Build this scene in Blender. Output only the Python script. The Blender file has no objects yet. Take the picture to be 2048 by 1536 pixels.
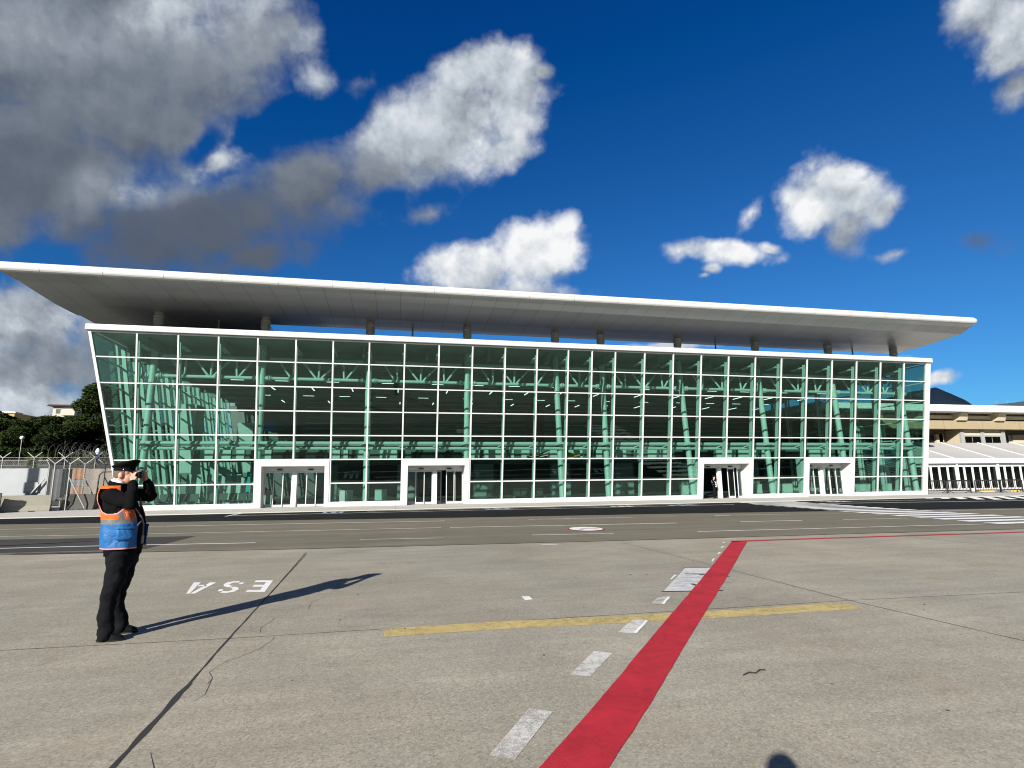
import bpy, bmesh, math, random
import numpy as np
from mathutils import Vector, Matrix, noise
random.seed(11)
R_ = math.radians
S = bpy.context.scene
COL = S.collection

# ------------------------------------------------------------------ camera
CF = Vector((0.20377, 0.96436, 0.16879)); CR = Vector((0.97872, -0.20494, -0.01063)); CU = Vector((-0.02435, -0.16736, 0.98559))
cam = bpy.data.cameras.new('camera'); co = bpy.data.objects.new('camera', cam); COL.objects.link(co)
co.matrix_world = Matrix(((CR.x, CU.x, -CF.x, 0), (CR.y, CU.y, -CF.y, 0), (CR.z, CU.z, -CF.z, 1.74), (0, 0, 0, 1)))
cam.sensor_width = 36; cam.lens = 36*1090/2048; cam.clip_start = .02; cam.clip_end = 9000
S.camera = co
# ------------------------------------------------------------------ light
SUN_EL, SUN_AZ = 24.0, 218.7           # azimuth from +Y towards +X
sl = bpy.data.lights.new('sun', 'SUN'); so = bpy.data.objects.new('sun', sl); COL.objects.link(so)
sl.energy = 5.0; sl.angle = R_(.53); sl.color = (1, .955, .88)
sd = Vector((math.sin(R_(SUN_AZ))*math.cos(R_(SUN_EL)), math.cos(R_(SUN_AZ))*math.cos(R_(SUN_EL)), math.sin(R_(SUN_EL))))
so.rotation_euler = (-sd).to_track_quat('-Z', 'Y').to_euler(); so.location = (-40, -50, 60)
vs = S.view_settings
S.display_settings.display_device = 'sRGB'; vs.view_transform = 'Standard'; vs.look = 'None'; vs.gamma = 1; vs.use_curve_mapping = False
EXPO = .88; vs.exposure = EXPO
S.cycles.max_bounces = 10; S.cycles.transparent_max_bounces = 32; S.cycles.transmission_bounces = 8
S.cycles.use_denoising = True
S.cycles.filter_width = 1.1
S.cycles.caustics_reflective = False; S.cycles.caustics_refractive = False

# ------------------------------------------------------------------ node helpers
class NT:
    def __init__(s, nt): s.nt = nt
    def n(s, t, **k):
        o = s.nt.nodes.new(t)
        for a, v in k.items(): setattr(o, a, v)
        return o
    def set(s, sock, v):
        if isinstance(v, bpy.types.NodeSocket): s.nt.links.new(v, sock)
        else: sock.default_value = v
    def m(s, op, a, b=None, c=None, clamp=False):
        o = s.n('ShaderNodeMath', operation=op); o.use_clamp = clamp
        for i, v in enumerate((a, b, c)):
            if v is not None: s.set(o.inputs[i], v)
        return o.outputs[0]
    def vm(s, op, a, b=None, out=0):
        o = s.n('ShaderNodeVectorMath', operation=op); s.set(o.inputs[0], a)
        if b is not None: s.set(o.inputs[3 if op == 'SCALE' else 1], b)
        return o.outputs[out]
    def mix(s, f, a, b):
        o = s.n('ShaderNodeMix', data_type='RGBA'); s.set(o.inputs[0], f); s.set(o.inputs[6], a); s.set(o.inputs[7], b)
        return o.outputs[2]
    def noise(s, vec, scale, detail=4, rough=.55, out='Fac', dist=0.0):
        o = s.n('ShaderNodeTexNoise'); s.set(o.inputs['Vector'], vec); o.inputs['Scale'].default_value = scale
        o.inputs['Detail'].default_value = detail; o.inputs['Roughness'].default_value = rough; o.inputs['Distortion'].default_value = dist
        return o.outputs[out]
    def ramp(s, f, stops, interp='LINEAR'):
        o = s.n('ShaderNodeValToRGB'); s.set(o.inputs[0], f); cr = o.color_ramp; cr.interpolation = interp
        while len(cr.elements) < len(stops): cr.elements.new(.5)
        for e, (p, c) in zip(cr.elements, stops):
            e.position = p; e.color = (c, c, c, 1) if not hasattr(c, '__len__') else tuple(c)[:3]+(1,)
        return o.outputs[0]
    def mr(s, v, a, b, c=0., d=1., smooth=False):
        o = s.n('ShaderNodeMapRange'); o.interpolation_type = 'SMOOTHSTEP' if smooth else 'LINEAR'
        for i, x in enumerate((v, a, b, c, d)): s.set(o.inputs[i], x)
        return o.outputs[0]

# ------------------------------------------------------------------ sky: blue gradient with clouds placed by direction
W = bpy.data.worlds.new('World'); S.world = W; W.use_nodes = True
W.node_tree.nodes.clear(); T = NT(W.node_tree)
SKY_STR = 0.1
sky = T.n('ShaderNodeTexSky', sky_type='NISHITA'); sky.sun_disc = False
sky.sun_elevation = R_(SUN_EL); sky.sun_rotation = R_(SUN_AZ); sky.altitude = 0; sky.air_density = 1.0; sky.dust_density = .3; sky.ozone_density = 3.0
dirv = T.n('ShaderNodeTexCoord').outputs['Generated']
AZ0, EL0 = R_(12), R_(28)
A_ = (math.sin(AZ0)*math.cos(EL0), math.cos(AZ0)*math.cos(EL0), math.sin(EL0))
Ru_ = (math.cos(AZ0), -math.sin(AZ0), 0.)
Uu_ = tuple(Vector(Ru_).cross(Vector(A_)))
den = T.vm('DOT_PRODUCT', dirv, A_, out=1); denc = T.m('MAXIMUM', den, .08)
u = T.m('DIVIDE', T.vm('DOT_PRODUCT', dirv, Ru_, out=1), denc)
v = T.m('DIVIDE', T.vm('DOT_PRODUCT', dirv, Uu_, out=1), denc)
cmb = T.n('ShaderNodeCombineXYZ'); T.set(cmb.inputs[0], u); T.set(cmb.inputs[1], v); P2 = cmb.outputs[0]
CLOUDS = [(-0.6838, 0.2278, 0.3542, 0.1973, -0.0103, 0.3, 1.25), (-0.5433, 0.282, 0.2053, 0.0487, 0.1295, 0.78, 1.0), (-0.7603, 0.2705, 0.111, 0.0643, -0.0102, 0.62, 1.0), (-0.8393, 0.0561, 0.2819, 0.1579, -0.0107, 0.14, 1.2), (-0.605, 0.1467, 0.2402, 0.0959, -0.0105, 0.25, 1.1), (-0.4232, 0.2428, 0.1001, 0.0851, -0.0102, 0.45, 1.0), (-0.3517, 0.2664, 0.0397, 0.0417, -0.0102, 0.4, 0.8), (-0.5456, -0.0209, 0.2805, 0.0811, 0.0764, 0.16, 1.15), (-0.6445, -0.0711, 0.2316, 0.0666, -0.011, 0.1, 1.05), (-0.3454, 0.0347, 0.1463, 0.0733, 0.1987, 0.24, 1.0), (-0.2227, 0.0575, 0.1282, 0.0879, 0.1639, 0.3, 1.0), (-0.4491, -0.0776, 0.1429, 0.044, -0.011, 0.17, 0.95), (-0.896, -0.0171, 0.14, 0.0613, -0.0109, 0.3, 0.9), (-0.0997, 0.1301, 0.1751, 0.0834, 0.4258, 0.66, 1.1), (-0.0476, 0.1998, 0.1058, 0.0505, 0.1642, 0.72, 1.05), (-0.0076, 0.1554, 0.0785, 0.0893, -0.0104, 0.78, 1.05), (-0.1922, 0.1196, 0.092, 0.0497, 0.3385, 0.82, 1.0), (-0.0171, 0.0869, 0.0804, 0.0429, 0.1639, 0.8, 1.0), (0.0582, 0.1951, 0.0367, 0.0217, 0.3387, 0.5, 0.75), (-0.4822, 0.0902, 0.0887, 0.049, 0.2512, 1.0, 0.8), (-0.6694, 0.0317, 0.112, 0.0416, 0.1289, 0.8, 0.58), (-0.3082, 0.1989, 0.0773, 0.0582, -0.3594, 0.66, 0.52), (-0.2442, 0.1873, 0.098, 0.0695, 0.5132, 0.45, 0.42), (-0.1501, -0.0126, 0.1137, 0.0518, 0.1637, 0.6, 0.5), (-0.2625, 0.0011, 0.1393, 0.0415, 0.0765, 0.28, 0.9), (-0.0793, -0.1125, 0.1084, 0.0534, -0.0111, 0.8, 1.1), (0.056, -0.0875, 0.0852, 0.0656, 0.1635, 0.9, 1.1), (0.087, -0.0618, 0.0533, 0.0362, 0.1636, 0.95, 1.0), (-0.1281, -0.0943, 0.0539, 0.044, -0.011, 0.85, 0.95), (-0.0214, -0.1583, 0.165, 0.0366, -0.0112, 0.55, 1.0), (0.5581, 0.0128, 0.1215, 0.0624, -0.0108, 0.74, 1.1), (0.5697, 0.0451, 0.0687, 0.0342, -0.0107, 0.98, 1.05), (0.6021, -0.0376, 0.053, 0.0732, 0.2509, 0.42, 0.85), (0.493, 0.0135, 0.0521, 0.0373, -0.0108, 0.85, 0.95), (0.6518, -0.0005, 0.048, 0.0464, -0.0108, 0.6, 0.9), (0.417, -0.0229, 0.0395, 0.093, -0.325, 0.8, 0.52), (0.379, -0.0911, 0.1077, 0.0282, -0.0634, 0.78, 0.95), (0.3552, -0.1218, 0.0272, 0.0162, -0.0111, 0.6, 0.75), (0.4541, -0.0831, 0.0313, 0.0158, -0.011, 0.7, 0.8), (0.7018, -0.092, 0.0898, 0.0287, 0.1286, 0.65, 0.44), (0.8417, -0.0787, 0.1431, 0.0494, -0.0982, 0.22, 0.36), (0.7673, 0.2687, 0.0794, 0.0568, -0.0102, 0.66, 1.05), (0.8005, 0.2196, 0.0687, 0.0515, -0.1848, 0.72, 1.05), (0.8359, 0.1651, 0.0412, 0.0422, -0.0104, 0.5, 0.95), (-0.8973, -0.2043, 0.1393, 0.0933, -0.0113, 0.66, 1.2), (-0.8694, -0.2723, 0.1992, 0.0816, 0.1631, 0.4, 1.25), (-0.9564, -0.3418, 0.1646, 0.0588, -0.0116, 0.85, 1.2), (-0.7745, -0.2734, 0.1234, 0.1114, -0.0115, 0.26, 1.25), (-0.9205, -0.1574, 0.0824, 0.0574, -0.0112, 0.45, 0.75), (-0.839, -0.1955, 0.0556, 0.0389, -0.0113, 0.8, 0.95), (-0.7, -0.3243, 0.3084, 0.0727, -0.0116, 0.5, 1.15), (0.8247, -0.3288, 0.0435, 0.0209, -0.0115, 0.8, 0.85), (0.2886, -0.2561, 0.104, 0.0137, -0.0114, 0.8, 0.9), (0.6902, -0.2823, 0.0858, 0.0101, -0.0114, 0.7, 0.8), (0.3429, -0.1351, 0.0182, 0.0091, -0.0111, 0.5, 0.6), (-1.2824, 0.1003, 0.4206, 0.3396, -0.0106, 0.35, 1.1), (-1.2502, -0.2483, 0.3765, 0.1875, -0.0114, 0.5, 1.0), (1.307, 0.1491, 0.2488, 0.0979, -0.0104, 0.7, 1.0)]
warp = T.vm('SCALE', T.vm('SUBTRACT', T.noise(P2, 5.0, 3, .5, 'Color'), (.5, .5, .5)), .09)
Pw = T.vm('ADD', P2, warp)
base = None; ws = None; wb = None
for (cx, cy, rx, ry, rot, b, st) in CLOUDS:
    mp = T.n('ShaderNodeMapping', vector_type='TEXTURE'); T.set(mp.inputs[0], Pw)
    mp.inputs['Location'].default_value = (cx, cy, 0); mp.inputs['Rotation'].default_value = (0, 0, rot); mp.inputs['Scale'].default_value = (rx, ry, 1)
    ln = T.vm('LENGTH', mp.outputs[0], out=1)
    f = T.m('MULTIPLY_ADD', ln, -1.0, st)
    base = f if base is None else T.m('SMOOTH_MAX', base, f, .12)
    w = T.m('POWER', T.m('MAXIMUM', T.m('MULTIPLY_ADD', ln, -.62, 1.0), .0), 2.5)
    ws = w if ws is None else T.m('ADD', ws, w)
    wb = T.m('MULTIPLY', w, b) if wb is None else T.m('MULTIPLY_ADD', w, b, wb)
for (cx, cy, rx, ry, rot) in [(-0.3829, 0.133, 0.1915, 0.042, 0.1989), (-0.5189, 0.1192, 0.0585, 0.0311, 0.5131), (-0.83, -0.0795, 0.0804, 0.0498, -0.011), (-0.2524, 0.2654, 0.0556, 0.1038, -0.1847), (-0.2009, 0.0087, 0.1129, 0.033, 0.1637)]:
    mp = T.n('ShaderNodeMapping', vector_type='TEXTURE'); T.set(mp.inputs[0], Pw)
    mp.inputs['Location'].default_value = (cx, cy, 0); mp.inputs['Rotation'].default_value = (0, 0, rot); mp.inputs['Scale'].default_value = (rx, ry, 1)
    base = T.m('SUBTRACT', base, T.m('MAXIMUM', T.m('MULTIPLY_ADD', T.vm('LENGTH', mp.outputs[0], out=1), -.8, .8), 0.))
def billow(vec):
    o = T.n('ShaderNodeTexVoronoi', feature='F1'); o.normalize = True; T.set(o.inputs['Vector'], vec)
    for k_, v_ in (('Scale', 11.), ('Detail', 3.), ('Roughness', .52), ('Lacunarity', 2.1), ('Randomness', 1.)): o.inputs[k_].default_value = v_
    return o.outputs['Distance']
def fld(vec):
    n_ = T.noise(vec, 6.5, 8, .6)
    return T.m('ADD', T.m('MULTIPLY_ADD', n_, 1.55, -.80), T.m('MULTIPLY_ADD', billow(vec), -1.25, .36))
w2 = T.vm('ADD', P2, T.vm('SCALE', T.vm('SUBTRACT', T.noise(P2, 30., 4, .6, 'Color'), (.5, .5, .5)), .018))
f1 = fld(w2); f2 = fld(T.vm('ADD', w2, (-.010, .026, 0)))
dens = T.m('ADD', base, f1)
front = T.mr(den, .1, .3, 0., 1.)
bri0 = T.m('DIVIDE', wb, T.m('MAXIMUM', ws, .00001))
alpha = T.m('MULTIPLY', T.mr(dens, -.10, T.mr(bri0, .3, .8, .85, .56), 0., 1., True), front)
rel = T.mr(bri0, .2, .7, .10, .70)
lit = T.m('MULTIPLY', T.m('SUBTRACT', f1, f2), rel)
lit = T.m('MAXIMUM', T.m('MINIMUM', lit, .38), -.34)
core = T.m('MULTIPLY', T.mr(dens, .5, 1.4, 0., -.14), T.mr(bri0, .4, .8, 0., 1.))
bri = T.m('ADD', T.m('ADD', bri0, lit), T.m('ADD', core, T.m('MULTIPLY', T.m('MULTIPLY_ADD', T.noise(P2, 3.0, 4, .5), .44, -.20), T.mr(bri0, .1, .6, .5, 1.))))
kk = 1/(2**EXPO*SKY_STR)
ccol = T.ramp(bri, [(0., (.066, .090, .142)), (.22, (.115, .140, .184)), (.5, (.285, .325, .38)), (.75, (.58, .63, .69)), (1., (.93, .94, .95))])
ccol = T.vm('SCALE', ccol, kk)
# blue: deepen the clear sky as a phone camera records it
hs = T.n('ShaderNodeHueSaturation'); hs.inputs['Hue'].default_value = .5; hs.inputs['Saturation'].default_value = 1.0; hs.inputs['Value'].default_value = 1.0
skc = T.vm('MULTIPLY', sky.outputs[0], (.158, .378, .555))
T.set(hs.inputs['Color'], T.vm('MAXIMUM', T.vm('SUBTRACT', skc, (.115, .185, .02)), (.004, .02, .05)))
rear = T.m('MULTIPLY', T.mr(T.noise(dirv, 2.2, 6, .55), .36, .60, 0., .85, True), T.m('SUBTRACT', 1., T.mr(den, -.2, .25)))   # unseen warm grey cloud added behind the view to offset blue shadow fill
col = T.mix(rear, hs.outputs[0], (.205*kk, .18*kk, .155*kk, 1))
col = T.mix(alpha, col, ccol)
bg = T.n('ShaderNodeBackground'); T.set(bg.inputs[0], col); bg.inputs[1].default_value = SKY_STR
out = T.n('ShaderNodeOutputWorld'); W.node_tree.links.new(bg.outputs[0], out.inputs[0])
W.cycles.sampling_method = 'MANUAL'; W.cycles.sample_map_resolution = 512

# ------------------------------------------------------------------ materials
MATS = {}
def newmat(name):
    m = bpy.data.materials.new(name); m.use_nodes = True; m.node_tree.nodes.clear(); MATS[name] = m
    t = NT(m.node_tree); o = t.n('ShaderNodeOutputMaterial'); return m, t, o
def principled(t, o, col, rough=.6, metal=0., spec=.5, bump=None, bstr=.3, bdist=.01):
    b = t.n('ShaderNodeBsdfPrincipled'); t.set(b.inputs['Base Color'], col if isinstance(col, bpy.types.NodeSocket) else tuple(col)[:3]+(1,))
    t.set(b.inputs['Roughness'], rough); b.inputs['Metallic'].default_value = metal; b.inputs['Specular IOR Level'].default_value = spec
    if bump is not None:
        bp = t.n('ShaderNodeBump'); bp.inputs['Strength'].default_value = bstr; bp.inputs['Distance'].default_value = bdist
        t.set(bp.inputs['Height'], bump); t.nt.links.new(bp.outputs[0], b.inputs['Normal'])
    t.nt.links.new(b.outputs[0], o.inputs[0]); return b
def geo_pos(t): return t.n('ShaderNodeNewGeometry').outputs['Position']
def obj_pos(t): return t.n('ShaderNodeTexCoord').outputs['Object']
def plain(name, col, rough=.55, metal=0., spec=.5, var=.08, scale=3.):
    m, t, o = newmat(name); p = geo_pos(t)
    n = t.noise(p, scale, 5, .6)
    c = t.mix(n, tuple(x*(1-var) for x in col)+(1,), tuple(min(1, x*(1+var)) for x in col)+(1,))
    principled(t, o, c, rough, metal, spec); return m

def mk_concrete():
    m, t, o = newmat('apron_concrete'); p = geo_pos(t)
    fine = t.noise(p, 95., 3, .65); mid = t.noise(p, 14., 5, .6); big = t.noise(p, .55, 5, .6); huge = t.noise(p, .12, 3, .5)
    sw = t.n('ShaderNodeMapping'); t.set(sw.inputs[0], p); sw.inputs['Scale'].default_value = (.35, 2.2, 1); sw.inputs['Rotation'].default_value = (0, 0, .25)
    streak = t.noise(sw.outputs[0], 1.6, 4, .6)
    vo = t.n('ShaderNodeTexVoronoi'); t.set(vo.inputs['Vector'], p); vo.inputs['Scale'].default_value = 62.
    peb = vo.outputs['Color']; pebv = t.vm('DOT_PRODUCT', peb, (.33, .33, .33), out=1)
    val = t.m('MULTIPLY_ADD', pebv, .62, .56)
    val = t.m('MULTIPLY', val, t.mr(fine, .25, .75, .80, 1.20))
    val = t.m('MULTIPLY', val, t.mr(mid, .3, .7, .93, 1.06))
    val = t.m('MULTIPLY', val, t.mr(big, .3, .7, .82, 1.10))
    val = t.m('MULTIPLY', val, t.mr(streak, .3, .7, .90, 1.07))
    # slab to slab tone: 8 m bays
    sx = t.n('ShaderNodeSeparateXYZ'); t.set(sx.inputs[0], p)
    cell = t.n('ShaderNodeTexWhiteNoise'); cell.noise_dimensions = '2D'
    cc = t.n('ShaderNodeCombineXYZ')
    t.set(cc.inputs[0], t.m('FLOOR', t.m('DIVIDE', t.m('ADD', sx.outputs[0], 1.8), 8.05))); t.set(cc.inputs[1], t.m('FLOOR', t.m('DIVIDE', t.m('ADD', sx.outputs[1], .9), 7.75)))
    t.set(cell.inputs['Vector'], cc.outputs[0])
    val = t.m('MULTIPLY', val, t.mr(cell.outputs[0], 0, 1, .92, 1.05))
    # dark spots, oil and dropped stones
    v2 = t.n('ShaderNodeTexVoronoi'); t.set(v2.inputs['Vector'], p); v2.inputs['Scale'].default_value = 2.3
    spot = t.mr(v2.outputs['Distance'], .018, .05, .35, 1., True)
    keep = t.mr(t.noise(p, .9, 2), .52, .56, 1., 0.)
    spot = t.m('MAXIMUM', spot, keep)
    val = t.m('MULTIPLY', val, spot)
    oil = t.mr(t.noise(p, 1.3, 4, .7), .60, .78, 1., .74, True)
    val = t.m('MULTIPLY', val, oil)
    tint = t.mix(t.mr(huge, .35, .65), (.372, .335, .258, 1), (.352, .33, .268, 1))
    c = t.vm('SCALE', tint, val)
    warm = t.mr(t.noise(p, .8, 3), .56, .75, 0., .30)
    c = t.mix(warm, c, (.35, .27, .18, 1))
    hb = t.m('ADD', t.m('MULTIPLY', fine, .5), t.m('MULTIPLY', pebv, .5))
    principled(t, o, c, .9, 0, .25, hb, .5, .004); return m
def mk_asphalt(name, c1, c2, spk=.3):
    m, t, o = newmat(name); p = geo_pos(t)
    fine = t.noise(p, 70., 3, .7); big = t.noise(p, .5, 5, .6)
    sw = t.n('ShaderNodeMapping'); t.set(sw.inputs[0], p); sw.inputs['Scale'].default_value = (.06, 1.6, 1); sw.inputs['Rotation'].default_value = (0, 0, .09)
    lane = t.noise(sw.outputs[0], 1.4, 4, .6)
    c = t.mix(t.mr(big, .3, .7), c1+(1,), c2+(1,))
    c = t.vm('SCALE', c, t.m('MULTIPLY', t.mr(fine, .25, .75, 1-spk, 1+spk), t.mr(lane, .3, .7, .84, 1.14)))
    principled(t, o, c, .92, 0, .12, fine, .4, .004); return m
def mk_paint(name, col, wear=.5, scale=9., rough=.6, tlo=.80, thin=.25):
    """road paint with the surface below showing through where it is worn"""
    m, t, o = newmat(name); p = geo_pos(t)
    n = t.noise(p, scale, 7, .68); f = t.noise(p, 80., 3, .7)
    big = t.noise(p, 1.7, 4, .6)
    a = t.m('ADD', t.m('MULTIPLY', n, .55), t.m('MULTIPLY', f, .45))
    a = t.m('ADD', a, t.m('MULTIPLY_ADD', big, .3, -.15))
    op = t.mr(a, wear-.07, wear+.09, thin, 1., True)
    tone = t.mr(t.noise(p, 2.6, 6, .7), .3, .7, tlo, 1.12)
    b = t.n('ShaderNodeBsdfPrincipled'); b.inputs['Roughness'].default_value = rough; b.inputs['Specular IOR Level'].default_value = .3
    c = t.mix(f, tuple(x*.86 for x in col)+(1,), tuple(min(.9, x*1.1) for x in col)+(1,)); t.set(b.inputs['Base Color'], t.vm('SCALE', c, tone))
    tr = t.n('ShaderNodeBsdfTransparent'); mx = t.n('ShaderNodeMixShader'); t.set(mx.inputs[0], op)
    t.nt.links.new(tr.outputs[0], mx.inputs[1]); t.nt.links.new(b.outputs[0], mx.inputs[2]); t.nt.links.new(mx.outputs[0], o.inputs[0]); return m
def mk_glass(name, tint, refl=1.0, ior=1.5):
    m, t, o = newmat(name)
    tr = t.n('ShaderNodeBsdfTransparent'); tr.inputs[0].default_value = tint+(1,)
    gl = t.n('ShaderNodeBsdfGlossy'); gl.inputs['Roughness'].default_value = .012; gl.inputs['Color'].default_value = (.80, .98, .93, 1)
    ge = t.n('ShaderNodeNewGeometry'); ca = t.m('ABSOLUTE', t.vm('DOT_PRODUCT', ge.outputs['Normal'], ge.outputs['Incoming'], out=1))
    fr = t.m('MULTIPLY_ADD', t.m('POWER', t.m('SUBTRACT', 1.0, ca, clamp=True), 5.0), .96, .04)
    # gentle waviness of float glass
    bp = t.n('ShaderNodeBump'); bp.inputs['Strength'].default_value = .14; bp.inputs['Distance'].default_value = .02
    t.set(bp.inputs['Height'], t.noise(geo_pos(t), .9, 2)); t.nt.links.new(bp.outputs[0], gl.inputs['Normal'])
    mx = t.n('ShaderNodeMixShader'); t.set(mx.inputs[0], t.m('MULTIPLY', fr, refl))
    t.nt.links.new(tr.outputs[0], mx.inputs[1]); t.nt.links.new(gl.outputs[0], mx.inputs[2]); t.nt.links.new(mx.outputs[0], o.inputs[0]); return m
def mk_white(name='white_coating', col=(.58, .585, .575)):
    m, t, o = newmat(name); p = geo_pos(t)
    mp = t.n('ShaderNodeMapping'); t.set(mp.inputs[0], p); mp.inputs['Scale'].default_value = (2.5, 2.5, .25)
    drip = t.noise(mp.outputs[0], 2.2, 5, .65)
    c = t.mix(t.mr(drip, .5, .8, 0, .35), col+(1,), tuple(x*.8 for x in col)+(1,))
    principled(t, o, c, .42, 0, .4); return m
def mk_soffit():
    m, t, o = newmat('soffit_panels'); p = geo_pos(t)
    sx = t.n('ShaderNodeSeparateXYZ'); t.set(sx.inputs[0], p)
    fx = t.m('ABSOLUTE', t.m('SUBTRACT', t.m('FRACT', t.m('DIVIDE', sx.outputs[0], 1.47)), .5))
    seam = t.mr(fx, .485, .492, 0, 1.)
    cell = t.n('ShaderNodeTexWhiteNoise'); cell.noise_dimensions = '1D'; t.set(cell.inputs['W'], t.m('FLOOR', t.m('ADD', t.m('DIVIDE', sx.outputs[0], 1.47), .0)))
    nn = t.noise(p, .8, 4, .6)
    v = t.m('MULTIPLY', t.mr(cell.outputs[0], 0, 1, .97, 1.03), t.mr(nn, .3, .7, .97, 1.03))
    c = t.vm('SCALE', (.385, .40, .415), v)
    c = t.mix(seam, c, (.19, .19, .19, 1))
    b = principled(t, o, c, t.mr(nn, .3, .7, .30, .34), .25, .5); return m
def mk_grid(name, col, scale, width, back=None):
    """wire mesh: diagonal wires, open between"""
    m, t, o = newmat(name); p = geo_pos(t); sx = t.n('ShaderNodeSeparateXYZ'); t.set(sx.inputs[0], p)
    h = t.m('ADD', sx.outputs[0], sx.outputs[1])
    a = t.m('ABSOLUTE', t.m('SUBTRACT', t.m('FRACT', t.m('MULTIPLY', t.m('ADD', h, sx.outputs[2]), scale)), .5))
    b = t.m('ABSOLUTE', t.m('SUBTRACT', t.m('FRACT', t.m('MULTIPLY', t.m('SUBTRACT', h, sx.outputs[2]), scale)), .5))
    f = t.mr(t.m('MINIMUM', a, b), width-.02, width+.02, 1., 0.)
    bs = t.n('ShaderNodeBsdfPrincipled'); bs.inputs['Base Color'].default_value = col+(1,); bs.inputs['Roughness'].default_value = .5
    tr = t.n('ShaderNodeBsdfTransparent'); mx = t.n('ShaderNodeMixShader'); t.set(mx.inputs[0], f)
    t.nt.links.new(tr.outputs[0], mx.inputs[1]); t.nt.links.new(bs.outputs[0], mx.inputs[2]); t.nt.links.new(mx.outputs[0], o.inputs[0]); return m
def mk_leaf(name, c1, c2):
    m, t, o = newmat(name)
    oi = t.n('ShaderNodeObjectInfo').outputs['Random']
    n = t.noise(geo_pos(t), .9, 4, .6)
    c = t.mix(t.mr(n, .3, .7), c1+(1,), c2+(1,))
    c = t.vm('SCALE', c, t.mr(oi, 0, 1, .8, 1.25))
    d = t.n('ShaderNodeBsdfPrincipled'); t.set(d.inputs['Base Color'], c); d.inputs['Roughness'].default_value = .6; d.inputs['Specular IOR Level'].default_value = .1
    tl = t.n('ShaderNodeBsdfTranslucent'); t.set(tl.inputs[0], c); mx = t.n('ShaderNodeMixShader'); mx.inputs[0].default_value = .25
    t.nt.links.new(d.outputs[0], mx.inputs[1]); t.nt.links.new(tl.outputs[0], mx.inputs[2]); t.nt.links.new(mx.outputs[0], o.inputs[0]); return m
def mk_emit(name, col, s):
    m, t, o = newmat(name); e = t.n('ShaderNodeEmission'); e.inputs[0].default_value = col+(1,); e.inputs[1].default_value = s
    t.nt.links.new(e.outputs[0], o.inputs[0]); return m
def mk_cloth(name, col, rough=.9, spec=.2, wr=.5, scale=9., sheen=0.):
    m, t, o = newmat(name); p = obj_pos(t)
    w = t.noise(p, scale, 3, .55, dist=.6); f = t.noise(p, 220., 2)
    c = t.mix(t.mr(w, .3, .7), tuple(x*.9 for x in col)+(1,), tuple(min(.95, x*1.08) for x in col)+(1,))
    b = principled(t, o, c, rough, 0, spec, t.m('ADD', w, t.m('MULTIPLY', f, .06)), wr, .03)
    b.inputs['Sheen Weight'].default_value = sheen; return m

M_CON = mk_concrete()
M_ASO = mk_asphalt('asphalt_old', (.150, .136, .102), (.182, .166, .125))
M_ASN = mk_asphalt('asphalt_new', (.007, .007, .0082), (.0105, .0105, .0115))
M_ASP = mk_asphalt('asphalt_patch', (.048, .046, .044), (.066, .063, .058))
M_PAVE = plain('pavement_concrete', (.44, .425, .385), .85, var=.12, scale=1.5)
M_PW = mk_paint('white_road_paint', (.74, .73, .68), .40, thin=.2)
M_PWF = mk_paint('faded_white_paint', (.62, .60, .55), .45, thin=.42)
M_PWG = mk_paint('ghost_white_paint', (.54, .52, .47), .49, thin=.25)
M_PWN = mk_paint('fresh_white_paint', (.80, .80, .77), .30, thin=.6)
M_RED = mk_paint('red_road_paint', (.45, .020, .033), .40, thin=.62, rough=.8, tlo=.68)
M_YEL = mk_paint('yellow_road_paint', (.52, .405, .165), .44, thin=.5)
M_ZEB = mk_paint('zebra_white_paint', (.84, .84, .80), .30, thin=.8)
M_BOX = mk_paint('box_white_paint', (.58, .58, .565), .42, thin=.45)
M_BLU = mk_paint('pale_blue_paint', (.42, .55, .68), .47, thin=.05)
M_TAR = plain('joint_sealant', (.028, .027, .026), .75, var=.3, scale=20)
M_WHITE = mk_white()
M_STEEL = plain('white_steel', (.62, .63, .61), .45, var=.05)
M_SOF = mk_soffit()
M_GLASS = mk_glass('green_glass', (.625, .785, .735), 1.0)
M_GCLR = mk_glass('door_glass', (.80, .83, .82), .8)
M_GDK = mk_glass('dark_glass', (.10, .12, .12), .9)
M_BLACK = plain('black_rubber', (.012, .012, .012), .5)
M_DGREY = plain('dark_grey_paint', (.045, .047, .05), .55)
M_GREY = plain('grey_paint', (.30, .30, .29), .5)
M_GALV = plain('galvanised_steel', (.25, .25, .245), .5, .3, var=.15, scale=12)
M_INTW = plain('interior_dark_wall', (.13, .145, .14), .7, var=.2, scale=.6)
M_INTC = plain('interior_ceiling', (.27, .285, .275), .7, var=.2, scale=.8)
M_FLOOR = plain('floor_tile', (.24, .235, .225), .25, var=.1, scale=1.5)
M_BOARD = plain('white_board', (.66, .66, .64), .5, var=.05)
M_IVORY = plain('ivory_concrete', (.42, .40, .34), .7, var=.25, scale=3)
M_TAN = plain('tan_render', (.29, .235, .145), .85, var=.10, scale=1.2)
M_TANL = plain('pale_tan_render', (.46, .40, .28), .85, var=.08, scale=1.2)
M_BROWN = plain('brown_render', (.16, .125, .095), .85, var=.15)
M_TENT = plain('tent_fabric', (.62, .61, .59), .6, var=.05, scale=.8)
M_TROOF = plain('tent_roof_fabric', (.37, .36, .345), .7, var=.07, scale=.8)
M_LED = mk_emit('led_light', (1, 1, .95), 1.6)
M_LAMPW = plain('white_globe', (.82, .82, .80), .25)
M_MESH = mk_grid('chain_link', (.10, .105, .10), 9., .035)
M_WIRE = plain('weathered_wire', (.10, .10, .095), .6, .2)
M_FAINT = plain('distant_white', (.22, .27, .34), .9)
M_FABG = plain('grey_hoarding_fabric', (.32, .335, .345), .85, var=.10, scale=1.5)
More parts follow.
